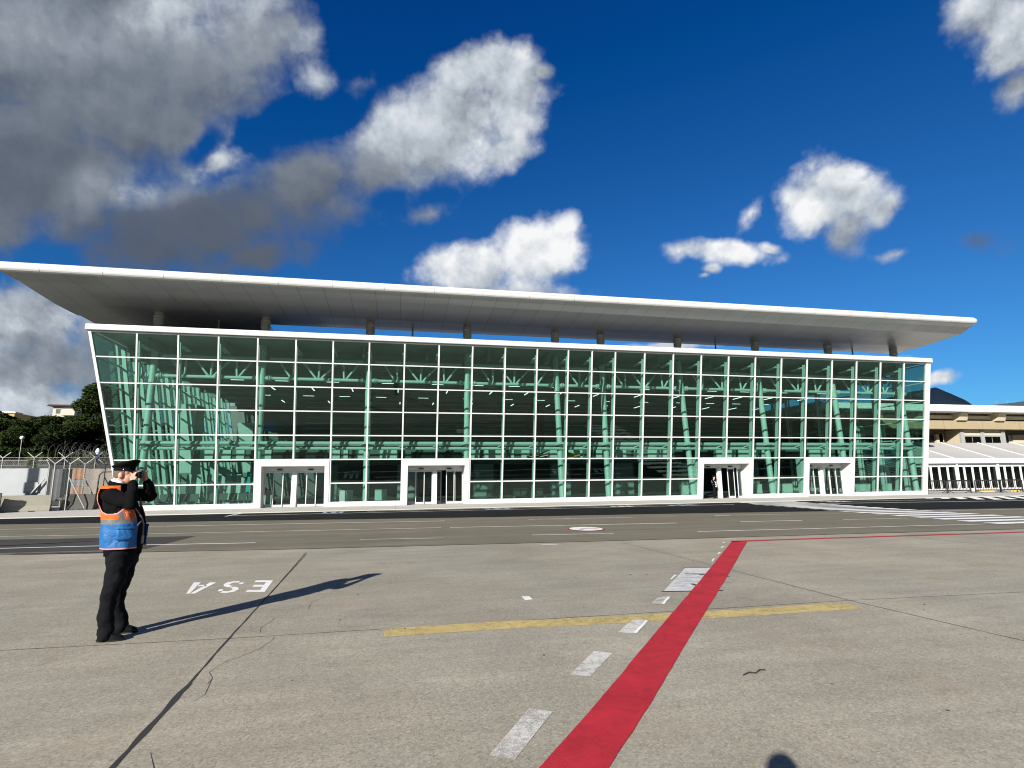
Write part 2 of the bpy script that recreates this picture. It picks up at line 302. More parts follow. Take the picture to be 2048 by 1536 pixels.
M_BARK = plain('bark', (.12, .095, .07), .9, var=.3, scale=6)
M_LEAF = mk_leaf('pine_needles', (.016, .029, .007), (.042, .060, .015))
M_LEAF2 = mk_leaf('shrub_leaves', (.04, .06, .016), (.085, .10, .035))
M_HILLN = plain('scrub_hill', (.035, .045, .022), .95, var=.5, scale=.12)
M_HILL = plain('far_hill', (.011, .020, .034), 1., 0, 0, var=.3, scale=.012)
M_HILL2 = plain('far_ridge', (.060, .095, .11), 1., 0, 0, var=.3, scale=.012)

# ------------------------------------------------------------------ mesh helpers
class MB:
    def __init__(s): s.v = []; s.f = []; s.mi = []; s.sm = []
    def add(s, vs, fs, mi=0, smooth=False):
        b = len(s.v); s.v += [tuple(p) for p in vs]
        for f in fs: s.f.append(tuple(b+i for i in f)); s.mi.append(mi); s.sm.append(smooth)
    def hexa(s, p, mi=0):
        """8 points: bottom ring 0-3 ccw, top ring 4-7"""
        s.add(p, [(3, 2, 1, 0), (4, 5, 6, 7), (0, 1, 5, 4), (1, 2, 6, 5), (2, 3, 7, 6), (3, 0, 4, 7)], mi)
    def box(s, x0, x1, y0, y1, z0, z1, mi=0):
        s.hexa([(x0, y0, z0), (x1, y0, z0), (x1, y1, z0), (x0, y1, z0), (x0, y0, z1), (x1, y0, z1), (x1, y1, z1), (x0, y1, z1)], mi)
    def bar(s, p0, p1, wd, w, d, mi=0):
        p0, p1, wd = Vector(p0), Vector(p1), Vector(wd); ax = (p1-p0).normalized()
        wd = (wd-ax*wd.dot(ax)).normalized(); dd = ax.cross(wd)
        a, b = wd*w/2, dd*d/2
        s.hexa([p0-a-b, p0+a-b, p0+a+b, p0-a+b, p1-a-b, p1+a-b, p1+a+b, p1-a+b], mi)
    def tube(s, pts, r, n=8, mi=0, cap=True, smooth=True):
        pts = [Vector(p) for p in pts]; rs = r if hasattr(r, '__len__') else [r]*len(pts)
        rings = []; ref = None
        for i, p in enumerate(pts):
            t = (pts[min(i+1, len(pts)-1)]-pts[max(i-1, 0)]).normalized()
            if ref is None: ref = Vector((0, 0, 1)) if abs(t.z) < .9 else Vector((1, 0, 0))
            a = (ref-t*ref.dot(t)).normalized(); ref = a; b = t.cross(a)
            rings.append([p+(a*math.cos(q)+b*math.sin(q))*rs[i] for q in [2*math.pi*k/n for k in range(n)]])
        s.rings(rings, mi, cap, smooth)
    def rings(s, rings, mi=0, cap=True, smooth=True):
        n = len(rings[0]); vs = [p for r in rings for p in r]; fs = []
        for i in range(len(rings)-1):
            for k in range(n): fs.append((i*n+k, i*n+(k+1) % n, (i+1)*n+(k+1) % n, (i+1)*n+k))
        s.add(vs, fs, mi, smooth)
        if cap:
            s.add(rings[0], [tuple(range(n))[::-1]], mi); s.add(rings[-1], [tuple(range(n))], mi)
    def lathe(s, prof, c, n=16, mi=0, smooth=True):
        c = Vector(c)
        s.rings([[c+Vector((r*math.cos(2*math.pi*k/n), r*math.sin(2*math.pi*k/n), z)) for k in range(n)] for r, z in prof], mi, True, smooth)
    def quad(s, a, b, c, d, mi=0): s.add([a, b, c, d], [(0, 1, 2, 3)], mi)
    def ell(s, c, r, rot=None, n=14, m=9, mi=0):
        c = Vector(c); rings = []
        for i in range(m+1):
            th = math.pi*(i+.0001)/m if i == 0 else math.pi*(i-(.0001 if i == m else 0))/m
            ring = []
            for k in range(n):
                q = 2*math.pi*k/n; p = Vector((r[0]*math.sin(th)*math.cos(q), r[1]*math.sin(th)*math.sin(q), -r[2]*math.cos(th)))
                ring.append(c+(rot @ p if rot else p))
            rings.append(ring)
        s.rings(rings, mi, True, True)
    def mesh(s, name, mats):
        me = bpy.data.meshes.new(name); me.from_pydata(s.v, [], s.f)
        for m in (mats if isinstance(mats, (list, tuple)) else [mats]): me.materials.append(m)
        me.polygons.foreach_set('material_index', s.mi); me.polygons.foreach_set('use_smooth', s.sm); me.update(); return me
    def build(s, name, mats, parent=None, org=None):
        """link as ONE mesh object; a child's verts are stored relative to its parent"""
        off = Vector(org) if org is not None else (wloc(parent) if parent else Vector((0, 0, 0)))
        if off.length: s.v = [(p[0]-off.x, p[1]-off.y, p[2]-off.z) for p in s.v]
        o = bpy.data.objects.new(name, s.mesh(name, mats)); COL.objects.link(o)
        if parent: o.parent = parent
        elif org is not None: o.location = off
        return o
def wloc(o):
    p = Vector((0, 0, 0))
    while o: p = p+Vector(o.location); o = o.parent
    return p
def tag(o, label=None, cat=None, group=None, kind=None):
    for k, x in (('label', label), ('category', cat), ('group', group), ('kind', kind)):
        if x: o[k] = x
    return o
def empty(name, loc, label=None, cat=None, group=None):
    o = bpy.data.objects.new(name, None); COL.objects.link(o); o.location = loc; o.empty_display_size = .3; return tag(o, label, cat, group)
def struct(o): o['kind'] = 'structure'; return o
def copy_tree(o, parent=None):
    c = o.copy(); COL.objects.link(c)
    if parent: c.parent = parent
    for ch in list(o.children): copy_tree(ch, c)
    return c
def voxel(mb, size, smooth=4, fac=.5):
    """fuse overlapping solids into one continuous surface"""
    me = mb.mesh('tmp', M_BLACK); ob = bpy.data.objects.new('tmp', me); COL.objects.link(ob)
    r = ob.modifiers.new('r', 'REMESH'); r.mode = 'VOXEL'; r.voxel_size = size; r.use_smooth_shade = True
    if smooth: s_ = ob.modifiers.new('s', 'SMOOTH'); s_.iterations = smooth; s_.factor = fac
    dg = bpy.context.evaluated_depsgraph_get(); me2 = bpy.data.meshes.new_from_object(ob.evaluated_get(dg), depsgraph=dg)
    bpy.data.objects.remove(ob); bpy.data.meshes.remove(me); me2.materials.clear()
    me2.polygons.foreach_set('use_smooth', [True]*len(me2.polygons)); return me2
def link(name, me, mats, parent=None, loc=(0, 0, 0)):
    me.name = name
    for m in (mats if isinstance(mats, (list, tuple)) else [mats]): me.materials.append(m)
    o = bpy.data.objects.new(name, me); COL.objects.link(o); o.parent = parent; o.location = loc; return o

# ------------------------------------------------------------------ ground, roads, markings
def sheet(name, pts, z, mat, label=None):
    m = MB(); m.add([(x, y, z) for x, y in pts], [tuple(range(len(pts)))])
    o = struct(m.build(name, mat)); 
    if label: o['label'] = label
    return o
def ribbon(name, pts, w, z, mat, jit=0., step=.12, label=None, taper=False):
    """a painted or sealed line of width w along pts, its edges a little uneven"""
    P = []
    for a, b in zip(pts[:-1], pts[1:]):
        a, b = Vector((a[0], a[1], 0)), Vector((b[0], b[1], 0)); n = max(1, int((b-a).length/step)) if jit else 1
        P += [a.lerp(b, i/n) for i in range(n)]
    P.append(Vector((pts[-1][0], pts[-1][1], 0)))
    vs = []; fs = []
    for i, p in enumerate(P):
        t = (P[min(i+1, len(P)-1)]-P[max(i-1, 0)]).normalized(); nrm = Vector((-t.y, t.x, 0))
        ww = w*(1-.75*i/len(P)) if taper else w
        j1 = noise.noise(p*3.1+Vector((w*50, 0, 0)))*jit+random.uniform(-.25, .25)*jit; j2 = noise.noise(p*3.7+Vector((0, 9, w*10)))*jit+random.uniform(-.25, .25)*jit
        vs += [p+nrm*(ww/2+j1)+Vector((0, 0, z)), p-nrm*(ww/2+j2)+Vector((0, 0, z))]
        if i: fs.append((2*i-2, 2*i-1, 2*i+1, 2*i))
    m = MB(); m.add(vs, fs); o = struct(m.build(name, mat))
    if label: o['label'] = label
    return o
m = MB(); N = 24
m.add([(-4000+8000*i/N, -2500+7500*j/N, 0) for j in range(N+1) for i in range(N+1)], [(j*(N+1)+i, j*(N+1)+i+1, (j+1)*(N+1)+i+1, (j+1)*(N+1)+i) for j in range(N) for i in range(N)])
struct(m.build('ground', M_CON))['label'] = 'grey concrete aircraft apron with exposed aggregate'
SEAM = [(-80, 21.5), (-30, 17.9), (-9.44, 16.1), (-2.3, 15.15), (5.05, 14.55), (19, 13.72), (130, 7.)]
NEWE = [(-80, 33.), (-30, 29.4), (-16.4, 27.7), (4.5, 24.5), (12.95, 23.75), (28.4, 21.6), (45, 19.8), (130, 12)]
sheet('road', SEAM+[(130, 31.6), (-80, 31.9)], .004, M_ASO, 'worn grey brown asphalt service road')
sheet('new_asphalt', NEWE+[(130, 31.6), (-80, 31.9)], .008, M_ASN, 'fresh black asphalt strip beside the terminal pavement')
m = MB(); m.add([(-12.2, 20.35, .0085), (-12.6, 16.9, .0085), (-9, 16.45, .0085), (-6.35, 16.35, .0085), (-6.2, 19.55, .0085), (-9, 19.9, .0085)], [(0, 1, 2, 3, 4, 5)])
m.add([(-30, 22.2, .0085), (-30, 18.4, .0085), (-12.7, 16.9, .0085), (-12.3, 20.35, .0085)], [(0, 1, 2, 3)])
struct(m.build('asphalt_patch', M_ASP))
ribbon('asphalt_patch_stain', [(-14, 18.6), (-10.5, 18.35), (-8.6, 18.9)], .3, .0125, M_ASN, .09, taper=True)
ribbon('asphalt_patch_stain', [(-9.2, 16.15), (-7.6, 15.95), (-6.6, 15.9)], .28, .0085, M_ASP, .07)
# pavement in front of the terminal, a low kerb towards the road
m = MB(); m.box(-60, 130, 31.9, 32.15, -.1, .052); m.box(-60, 130, 32.152, 66, -.1, .05)
for x in range(-60, 130, 3): m.box(x-.006, x+.006, 31.89, 36.5, .048, .0515, 1)
struct(m.build('pavement', [M_PAVE, M_TAR]))
# joints and cracks of the slabs
ribbon('expansion_joint', [(-1.55, 1.2), (-1.668, 4.14), (-1.72, 5.6)], .044, .0016, M_TAR, .018)
ribbon('expansion_joint', [(-1.72, 5.6), (-1.783, 6.99), (-1.90, 10.2), (-2.09, 14.43)], .022, .0016, M_TAR, .008)
ribbon('expansion_joint', [(-1.86, 9.2), (-2.03, 14.1)], .012, .0016, M_TAR, .004)
ribbon('expansion_joint', [(-14, 7.4), (-4.04, 7.11), (-1.78, 6.99), (6.22, 6.86), (9.07, 6.69), (30, 5.9)], .014, .0016, M_TAR, .005)
ribbon('expansion_joint', [(5.935, 14.09), (6.225, 6.86), (6.453, 4.84), (6.6, 1.5)], .018, .0016, M_TAR, .006)
ribbon('expansion_joint', [(14.0, 13.2), (14.3, 6.5), (14.6, 0)], .016, .0016, M_TAR, .006)
ribbon('expansion_joint', [(-9.6, 15.4), (-9.3, 7.2), (-9.1, 0)], .016, .0016, M_TAR, .006)
ribbon('road_edge_seam', SEAM[1:-1], .05, .0075, M_TAR, .02, .3)
for pl in ([(-1.56, 5.54), (-1.56, 5.68), (-1.64, 5.85), (-1.61, 6.05), (-1.55, 6.22)], [(-1.54, 5.16), (-1.5, 5.28), (-1.56, 5.66)], [(-1.5, 7.17), (-1.54, 7.4), (-1.48, 7.74), (-1.47, 7.84)],
           [(-1.13, 8.25), (-1.15, 8.66), (-1.06, 8.87), (-.96, 9.13)], [(.03, 8.94), (.1, 9.), (.21, 8.82)], [(-1.58, 6.1), (-1.35, 6.51), (-1.29, 6.81), (-1.3, 6.93)], [(-1.33, 3.9), (-1.52, 4.3)]):
    ribbon('hairline_crack', pl, .0045, .0016, M_TAR, .003, .05)
# painted lines
ribbon('yellow_line', [(-.09, 6.79), (1.3, 6.785), (2.8, 6.67), (4.5, 6.60), (6.05, 6.6)], .34, .003, M_YEL, .008)
DX, DY = 7.967, 9.95
ribbon('red_line', [(-2.4, -.75), (1.10, 3.50), (1.82, 4.375), (2.79, 5.61), (3.735, 6.795), (5.265, 8.71), (8.97, 13.42)], .375, .0062, M_RED, .007)
ribbon('red_line', [(8.75, 13.46), (18.02, 13.04), (60, 11.0)], .2, .0062, M_RED, .006)
for q in ([(.619, 3.757), (1.033, 4.39), (1.195, 4.296), (.769, 3.671)], [(1.557, 5.007), (1.995, 5.583), (2.151, 5.479), (1.713, 4.919)], [(2.494, 6.161), (2.894, 6.647), (3.039, 6.561), (2.643, 6.062)], [(3.477, 7.355), (3.803, 7.764), (3.956, 7.723), (3.622, 7.286)],
          [(-.2, 2.5), (.12, 3.05), (.28, 2.95), (-.03, 2.4)]):
    f = M_PWF if q[0][0] < 3 else M_PWG
    m = MB(); m.add([(x, y, .0045) for x, y in q], [(0, 3, 2, 1)]); struct(m.build('faded_white_dash', f))
for q in ([(4.62, 8.95), (4.9, 9.3)], [(6.35, 10.5), (6.62, 10.85)], [(7.05, 11.4), (7.3, 11.7)], [(7.75, 12.35), (7.95, 12.6)], [(8.35, 13.2), (8.5, 13.4)], [(3.62, 7.29), (3.93, 7.69)], [(2.66, 6.08), (3.03, 6.54)]):
    ribbon('white_line_remnant', q, .035, .0056, M_PWN, .01, .05)
A, B, C_, D_ = (4.03, 8.07), (5.45, 9.95), (6.29, 9.75), (4.88, 7.92)
m = MB(); m.add([(x, y, .0032) for x, y in (A, D_, C_, B)], [(0, 1, 2, 3)]); struct(m.build('white_painted_box', M_BOX))
ribbon('box_border', [(3.99, 8.05), (4.93, 7.90)], .05, .0048, M_TAR, .012); ribbon('box_border', [(5.44, 9.97), (6.33, 9.76)], .05, .0048, M_TAR, .012)
for a, b, w in (((5.1, 9.35), (5.5, 9.22), .06), ((5.3, 9.2), (5.75, 9.05), .05), ((5.35, 9.02), (5.7, 8.9), .055), ((4.85, 9.05), (5.5, 8.85), .02), ((4.6, 8.72), (5.4, 8.45), .02), ((4.3, 8.36), (5.1, 8.1), .022), ((4.75, 8.5), (4.72, 8.2), .06)):
    ribbon('box_mark', [a, b], w*1.25, .0048, M_DGREY if w > .04 else M_GREY, .02, .05)
# letters E S A, read from the terminal side
def letter(name, polys, u0, y0, sx=.36, sy=.94):
    m = MB()
    for p in polys:
        vs = [(-(u0+sx*a)+.09*b, y0+.27*sx*a-sy*b, .003) for a, b in p]
        m.add(vs, [tuple(range(len(vs)))] if not isinstance(p[0], list) else [])
    o = struct(m.build(name, M_PWN)); o['label'] = 'white stencilled letters ESA on the apron'
def stroke(pts, w):
    L_, Rr = [], []
    for i, p in enumerate(pts):
        a, b = pts[max(0, i-1)], pts[min(len(pts)-1, i+1)]; dx, dy = b[0]-a[0], (b[1]-a[1])*2.6; l = math.hypot(dx, dy)
        nx, ny = -dy/l*w, dx/l*w/2.6; L_.append((p[0]+nx, p[1]+ny)); Rr.append((p[0]-nx, p[1]-ny))
    return [[L_[i], L_[i+1], Rr[i+1], Rr[i]] for i in range(len(pts)-1)]
dot = lambda cx, cy, rx, ry: [(cx+rx*math.cos(k*math.pi/6), cy+ry*math.sin(k*math.pi/6)) for k in range(12)]
E_ = [[(0, 0), (.33, 0), (.33, 1), (0, 1)], [(.33, 0), (1, 0), (1, .165), (.33, .165)], [(.33, .41), (.88, .41), (.88, .58), (.33, .58)], [(.33, .835), (1, .835), (1, 1), (.33, 1)]]
S_ = stroke([(.72, .92), (.45, .95), (.2, .88), (.1, .74), (.2, .61), (.42, .54)], .17)+stroke([(.5, .5), (.78, .42), (.9, .28), (.8, .13), (.55, .05), (.3, .07)], .17)+[dot(.86, .80, .14, .09), dot(.12, .19, .14, .09)]
A__ = [[(0, 0), (.30, 0), (.54, 1), (.34, 1)], [(.72, 0), (1.06, 0), (.70, 1), (.56, 1)], [(.28, .24), (.72, .24), (.68, .37), (.31, .37)]]
letter('painted_letter', E_, 2.07, 10.66, .30, 1.04); letter('painted_letter', S_, 2.53, 10.70, .30, 1.02); letter('painted_letter', A__, 3.0, 10.72, .37, .98)
m = MB(); m.box(1.86, 1.97, 8.06, 8.26, .001, .004); struct(m.build('ground_marker_plate', M_PWN))
# service road lines
for pts, w, mt in (([(-30, 19.0), (-7.5, 17.4), (-3.8, 16.9)], .11, M_PWN), ([(-.98, 16.86), (1.38, 16.55)], .09, M_PWF), ([(4.06, 16.54), (6.56, 16.25)], .10, M_PW), ([(9.24, 15.96), (17.84, 15.42), (19.6, 15.3)], .11, M_PW), ([(21, 15.2), (40, 13.6)], .11, M_PWF),
                   ([(-30, 23.), (-12.54, 21.4), (-7.94, 20.8), (.36, 20.05)], .12, M_PWF), ([(.36, 20.05), (1.6, 19.94)], .1, M_PW), ([(1.9, 19.92), (10.16, 19.)], .13, M_PW), ([(12.66, 18.8), (15.11, 18.55)], .13, M_PW), ([(16.79, 18.4), (19.52, 18.15)], .13, M_PWF),
                   ([(-30, 26.), (-14.47, 24.6), (-8.7, 24.1)], .10, M_PWF), ([(-8.7, 24.1), (-3., 23.55), (2., 22.98)], .13, M_PW), ([(5.4, 22.6), (9.87, 22.25)], .14, M_PWF), ([(13.6, 22.), (14.3, 21.93)], .14, M_PWN), ([(14.5, 21.9), (17, 21.6)], .1, M_PWF), ([(24.1, 21.15), (29, 20.8), (40, 19.9)], .12, M_PWF), ([(3.7, 14.12), (4.13, 14.07)], .07, M_PWN),
                   ([(8.9, 14.0), (9.25, 13.97)], .05, M_PWN)):
    ribbon('lane_line', pts, w, .0135, mt, .008, .3)
# parking bays along the kerb
ribbon('parking_line', [(-8.1, 30.05), (4, 29.95), (19.6, 29.6)], .13, .0135, M_PW, .01, .4); ribbon('parking_line', [(-1.5, 31.2), (18.2, 30.9)], .12, .0135, M_PW, .01, .4)
ribbon('parking_line', [(-8.1, 29.6), (-8.0, 31.85)], .14, .0135, M_PWN, .01, .4)
ribbon('parking_line', [(24.6, 28.6), (36, 27.1), (60, 25.0)], .2, .0135, M_PW, .01, .4); ribbon('parking_line', [(26, 30.6), (34.5, 29.6)], .16, .0135, M_PW, .01, .4)
for x, y, a in ((-3.2, 30.9, .6), (5.6, 30.8, .8), (12.9, 30.6, .7), (16.6, 30.2, .9), (27.2, 30.3, .8)):
    m = MB()
    for bx in ((-.9, .9, -.55, -.35), (-.9, -.6, -.35, .5), (-.2, .2, -.3, .5), (.5, .8, -.35, .5)):
        m.box(x+bx[0]*a, x+bx[1]*a, y+bx[2], y+bx[3], .0125, .0135)
    struct(m.build('parking_symbol', M_BLU if x in (5.6, -3.2, 16.6) else M_PW))
for i in range(17):
    y = 31.45-i*1.0; x0 = 20.95-.06*i+(.35 if i < 2 else 0)
    m = MB(); m.add([(x0, y-.26, .014), (x0+3.9, y-.46, .014), (x0+3.9, y+.06, .014), (x0, y+.26, .014)], [(0, 1, 2, 3)])
    struct(m.build('zebra_stripe', M_ZEB))
for i in range(14):
    x = 35.9+i*1.22; L_ = min(3.5, .55+.8*i); m = MB(); m.add([(x-L_, 31.87-L_, .0175), (x-L_+.68, 31.87-L_, .0175), (x+.68, 31.87, .0175), (x, 31.87, .0175)], [(0, 1, 2, 3)]); struct(m.build('zebra_stripe', M_ZEB))
# painted speed roundel, read along the road
m = MB(); c = (6.27, 17.95)
ring = lambda r, z: [(c[0]+.62*r*math.cos(2*math.pi*k/40), c[1]+.76*r*math.sin(2*math.pi*k/40), z) for k in range(40)]
m.add(ring(.97, .0125), [tuple(range(40))], 0); m.add(ring(.88, .0165), [tuple(range(40))], 1)
ar = [(math.cos(a), math.sin(a)) for a in [math.pi*(.05+.9*k/12) for k in range(13)]]
m.add([(c[0]+.05+.36*x*r, c[1]-.32+.42*y*r, .0205) for r in (1, .66) for x, y in ar], [(i, i+1, 14+i, 13+i) for i in range(12)], 2)
struct(m.build('painted_roundel', [M_RED, M_PWN, M_GREY]))['label'] = 'white roundel with red rim painted on the service road'

# ------------------------------------------------------------------ far hills
def ridge(name, prof, dist, depth, mat, base=-5, rough=6):
    """prof: (azimuth deg from +Y to +X, elevation deg); a hill body behind that skyline"""
    az = np.linspace(prof[0][0], prof[-1][0], 160); el = np.interp(az, [p[0] for p in prof], [p[1] for p in prof]); rows = []
    for j, t in enumerate(np.linspace(0, 1, 14)):
        h = math.sin(min(1., t/.7)*math.pi/2) if t < .7 else math.cos((t-.7)/.3*math.pi/2)
        row = []
        for a, e in zip(az, el):
            d = dist+depth*(t-.7); x, y = d*math.sin(R_(a)), d*math.cos(R_(a)); z = base+(math.tan(R_(e))*dist-base)*h
            z += noise.fractal(Vector((x, y, 0))*(12/dist), .9, 2., 6)*rough*(.35+.65*h*(1-h)*2)
            row.append((x, y, z))
        rows.append(row)
    n = len(az); m = MB(); m.add([p for r in rows for p in r], [(j*n+i, j*n+i+1, (j+1)*n+i+1, (j+1)*n+i) for j in range(13) for i in range(n-1)], 0, True)
    return struct(m.build(name, mat))
ridge('hill', [(36, .5), (42, 4.0), (46, 6.1), (48.3, 6.7), (49.6, 6.8), (50.1, 6.9), (51, 6.35), (51.9, 5.7), (52.6, 5.0), (54, 3.8), (57, 2)], 1900, 900, M_HILL, rough=9)
ridge('far_hill', [(46, 3.5), (50, 4.6), (52.2, 5.0), (53, 5.15), (54, 5.22), (55.3, 5.3), (57, 5.4), (60, 5.0), (66, 3.4), (74, 1)], 3200, 1400, M_HILL2, rough=10)
ridge('hillside', [(-52, 3.0), (-44, 4.6), (-36, 5.0), (-31.5, 4.9), (-29.8, 5.25), (-28.2, 5.0), (-25, 5.2), (-20, 4.4), (-12, 1.5)], 125, 60, M_HILLN, base=0, rough=.9)
for i, a in enumerate((53.75, 54.35, 54.75)):                       # wind turbines on the ridge
    d = 3150; x, y = d*math.sin(R_(a)), d*math.cos(R_(a)); z = d*math.tan(R_(5.1)); h = 20-2*i
    t = empty('wind_turbine', (x, y, z), ['faint white wind turbine on the ridge, nearest the dark hill', 'faint white wind turbine on the ridge, the middle one', 'faint white wind turbine on the ridge, nearest the frame edge'][i], 'wind turbine', 'wind turbines on the far ridge')
    m = MB(); m.tube([(x, y, z-10), (x, y, z+h)], [.7, .4], 8); m.build('tower', M_FAINT, t)
    m = MB(); m.box(x-1, x+1, y-2.5, y+2.5, z+h-1, z+h+1); m.build('nacelle', M_FAINT, t)
    for k in range(3):
        q = R_(90+120*k+17*i); m = MB(); m.tube([(x, y-5, z+h), (x+math.cos(q)*15, y-5, z+h+math.sin(q)*15)], [.4, .2], 6); m.build('blade', M_FAINT, t)

# ------------------------------------------------------------------ the glass terminal
YF = lambda z: 36.635-.17443*z
XL = lambda z: -15.69-.1748*z
FN = Vector((0, -1, -.17443)).normalized()
MX = [-15.064+2.2*i for i in range(13)]; MX += [MX[12]+1.712, MX[12]+3.424]; MX += [MX[14]+2.2*i for i in range(1, 12)]   # 26 mullions
XR = 41.22
ZR = [.344, 1.5, 2.973, 4.455, 5.936, 7.418, 8.90, 10.30]
DOORS = [(3, 5), (7, 9), (17, 19), (21, 23)]                       # mullion indexes (0 based) either side of each portal
TB = empty('terminal_building', (12, 37, .05), 'glass fronted terminal hall with green glazing and a wing shaped roof', 'building')
# roof wing
RY = 31.6
def roof_prof(t):
    """t 0 at the left end, 1 at the right"""
    L = lambda a, b: a+(b-a)*t
    cz = L(12.87, 13.03); pr = []
    for k in range(11):
        a = R_(88+18*k); pr.append((RY+.27+.27*math.cos(a), cz+.27*math.sin(a)))
    pr += [(RY+.7, L(12.60, 12.68)), (33.1, L(12.60, 12.34)), (33.18, L(12.61, 12.35)), (34.8, L(12.50, 12.22)), (36.5, L(12.38, 12.14)), (38.3, L(12.36, 12.12)), (39.1, L(12.38, 12.16)), (39.6, L(12.55, 12.4)), (39.75, L(12.8, 12.7)), (39.5, 13.05), (36, 13.25)]
    return pr
XS = [-20.45, -20.4]+[-20.4+62.6*i/42 for i in range(1, 42)]+[42.4, 42.6, 42.72]
m = MB(); rr = []
for x in XS:
    pr = roof_prof((x+20)/62); k = 1.
    if x > 42.3: k = {42.4: 1, 42.6: .8, 42.72: .45}[x]
    c = pr[0][0], sum(p[1] for p in pr[:11])/11
    rr.append([(x, y if i > 10 else RY+.27+(y-RY-.27)*k, (z if i > 10 else c[1]+(z-c[1])*k)) for i, (y, z) in enumerate(pr)])
n = len(rr[0])
for i in range(len(rr)-1):
    for j in range(n):
        j2 = (j+1) % n; soff = 9 <= j <= 17
        m.add([rr[i][j], rr[i+1][j], rr[i+1][j2], rr[i][j2]], [(0, 1, 2, 3)], 1 if soff else 0, j < 9)
m.add(rr[0], [tuple(range(n))], 0); m.add(rr[-1], [tuple(range(n))[::-1]], 0)
roof = m.build('roof', [M_WHITE, M_SOF], TB)
m = MB(); m.hexa([(-20.4, 39.2, 12.42), (-9.4, 39.2, 12.36), (-9.4, 44, 12.3), (-20.4, 44, 12.36), (-20.4, 39.2, 13.0), (-9.4, 39.2, 13.0), (-9.4, 44, 13.), (-20.4, 44, 13.)]); m.build('rear_canopy', M_SOF, TB)
m = MB()                                                            # thin seams of the edge cladding
for i in range(21):
    x = -18.6+i*2.94; pr = roof_prof((x+20)/62)
    for j in range(1, 9):
        a, b = pr[j], pr[j+1]; m.bar((x, a[0]-.002, a[1]), (x, b[0]-.002, b[1]), (1, 0, 0), .018, .008)
m.bar((-20, RY-.002, 12.92), (42.3, RY-.002, 13.08), (0, 0, 1), .016, .008)
m.build('cladding_seam', M_GREY, roof)
# cornice, frame head, deck, plinth, corner posts
m = MB(); yc = YF(10.55); prof = [(yc-.20, 10.38), (yc-.22, 10.42), (yc-.22, 10.66), (yc-.17, 10.72), (yc-.05, 10.74), (yc+.5, 10.74), (yc+.5, 10.38)]
ends = [XL(10.6)-.12, 41.52]
m.rings([[(x, y, z) for y, z in prof] for x in (ends[0], ends[1]-.06)]+[[(ends[1], .5*(y+yc)+(0.5*(y-yc)) if 0 else y*.7+(yc+.14)*.3, z*.75+10.56*.25) for y, z in prof]], 0, True, False)
m.build('cornice', M_WHITE, TB)
m = MB(); m.bar((XL(10.33), YF(10.33), 10.33), (41.42, YF(10.33), 10.33), (0, -.17443, 1), .075, .15); m.build('frame_head', M_WHITE, TB)
m = MB(); m.box(XL(10.5), 41.3, yc+.502, 62.2, 10.40, 10.62); m.build('roof_deck', M_GREY, TB)
m = MB(); m.box(XL(10.5)+.1, -10.4, 41, 50, 10.625, 12.3); m.box(-10.2, -9.3, 42, 47, 10.625, 11.8); m.build('roof_plant', M_DGREY, TB)
m = MB()
seg = [(XL(.2)-.1, MX[3]+.045), (MX[5]-.045, MX[7]+.045), (MX[9]-.045, MX[17]+.045), (MX[19]-.045, MX[21]+.045), (MX[23]-.045, 41.45)]
for a, b in seg:
    m = MB(); m.hexa([(a, YF(.05)-.10, .05), (b, YF(.05)-.10, .05), (b, YF(.05)+.12, .05), (a, YF(.05)+.12, .05), (a, YF(.344)-.09, .335), (b, YF(.344)-.09, .335), (b, YF(.344)+.12, .345), (a, YF(.344)+.12, .345)])
    m.build('plinth', M_WHITE, TB)
m = MB(); m.bar((XL(.3), YF(.3), .3), (XL(10.4), YF(10.4), 10.4), (1, 0, 0), .15, .18); m.build('corner_post', M_WHITE, TB)
m = MB(); m.bar((41.22, YF(.05), .05), (41.22, YF(10.4), 10.4), (1, 0, 0), .42, .2); m.build('corner_post', M_WHITE, TB)
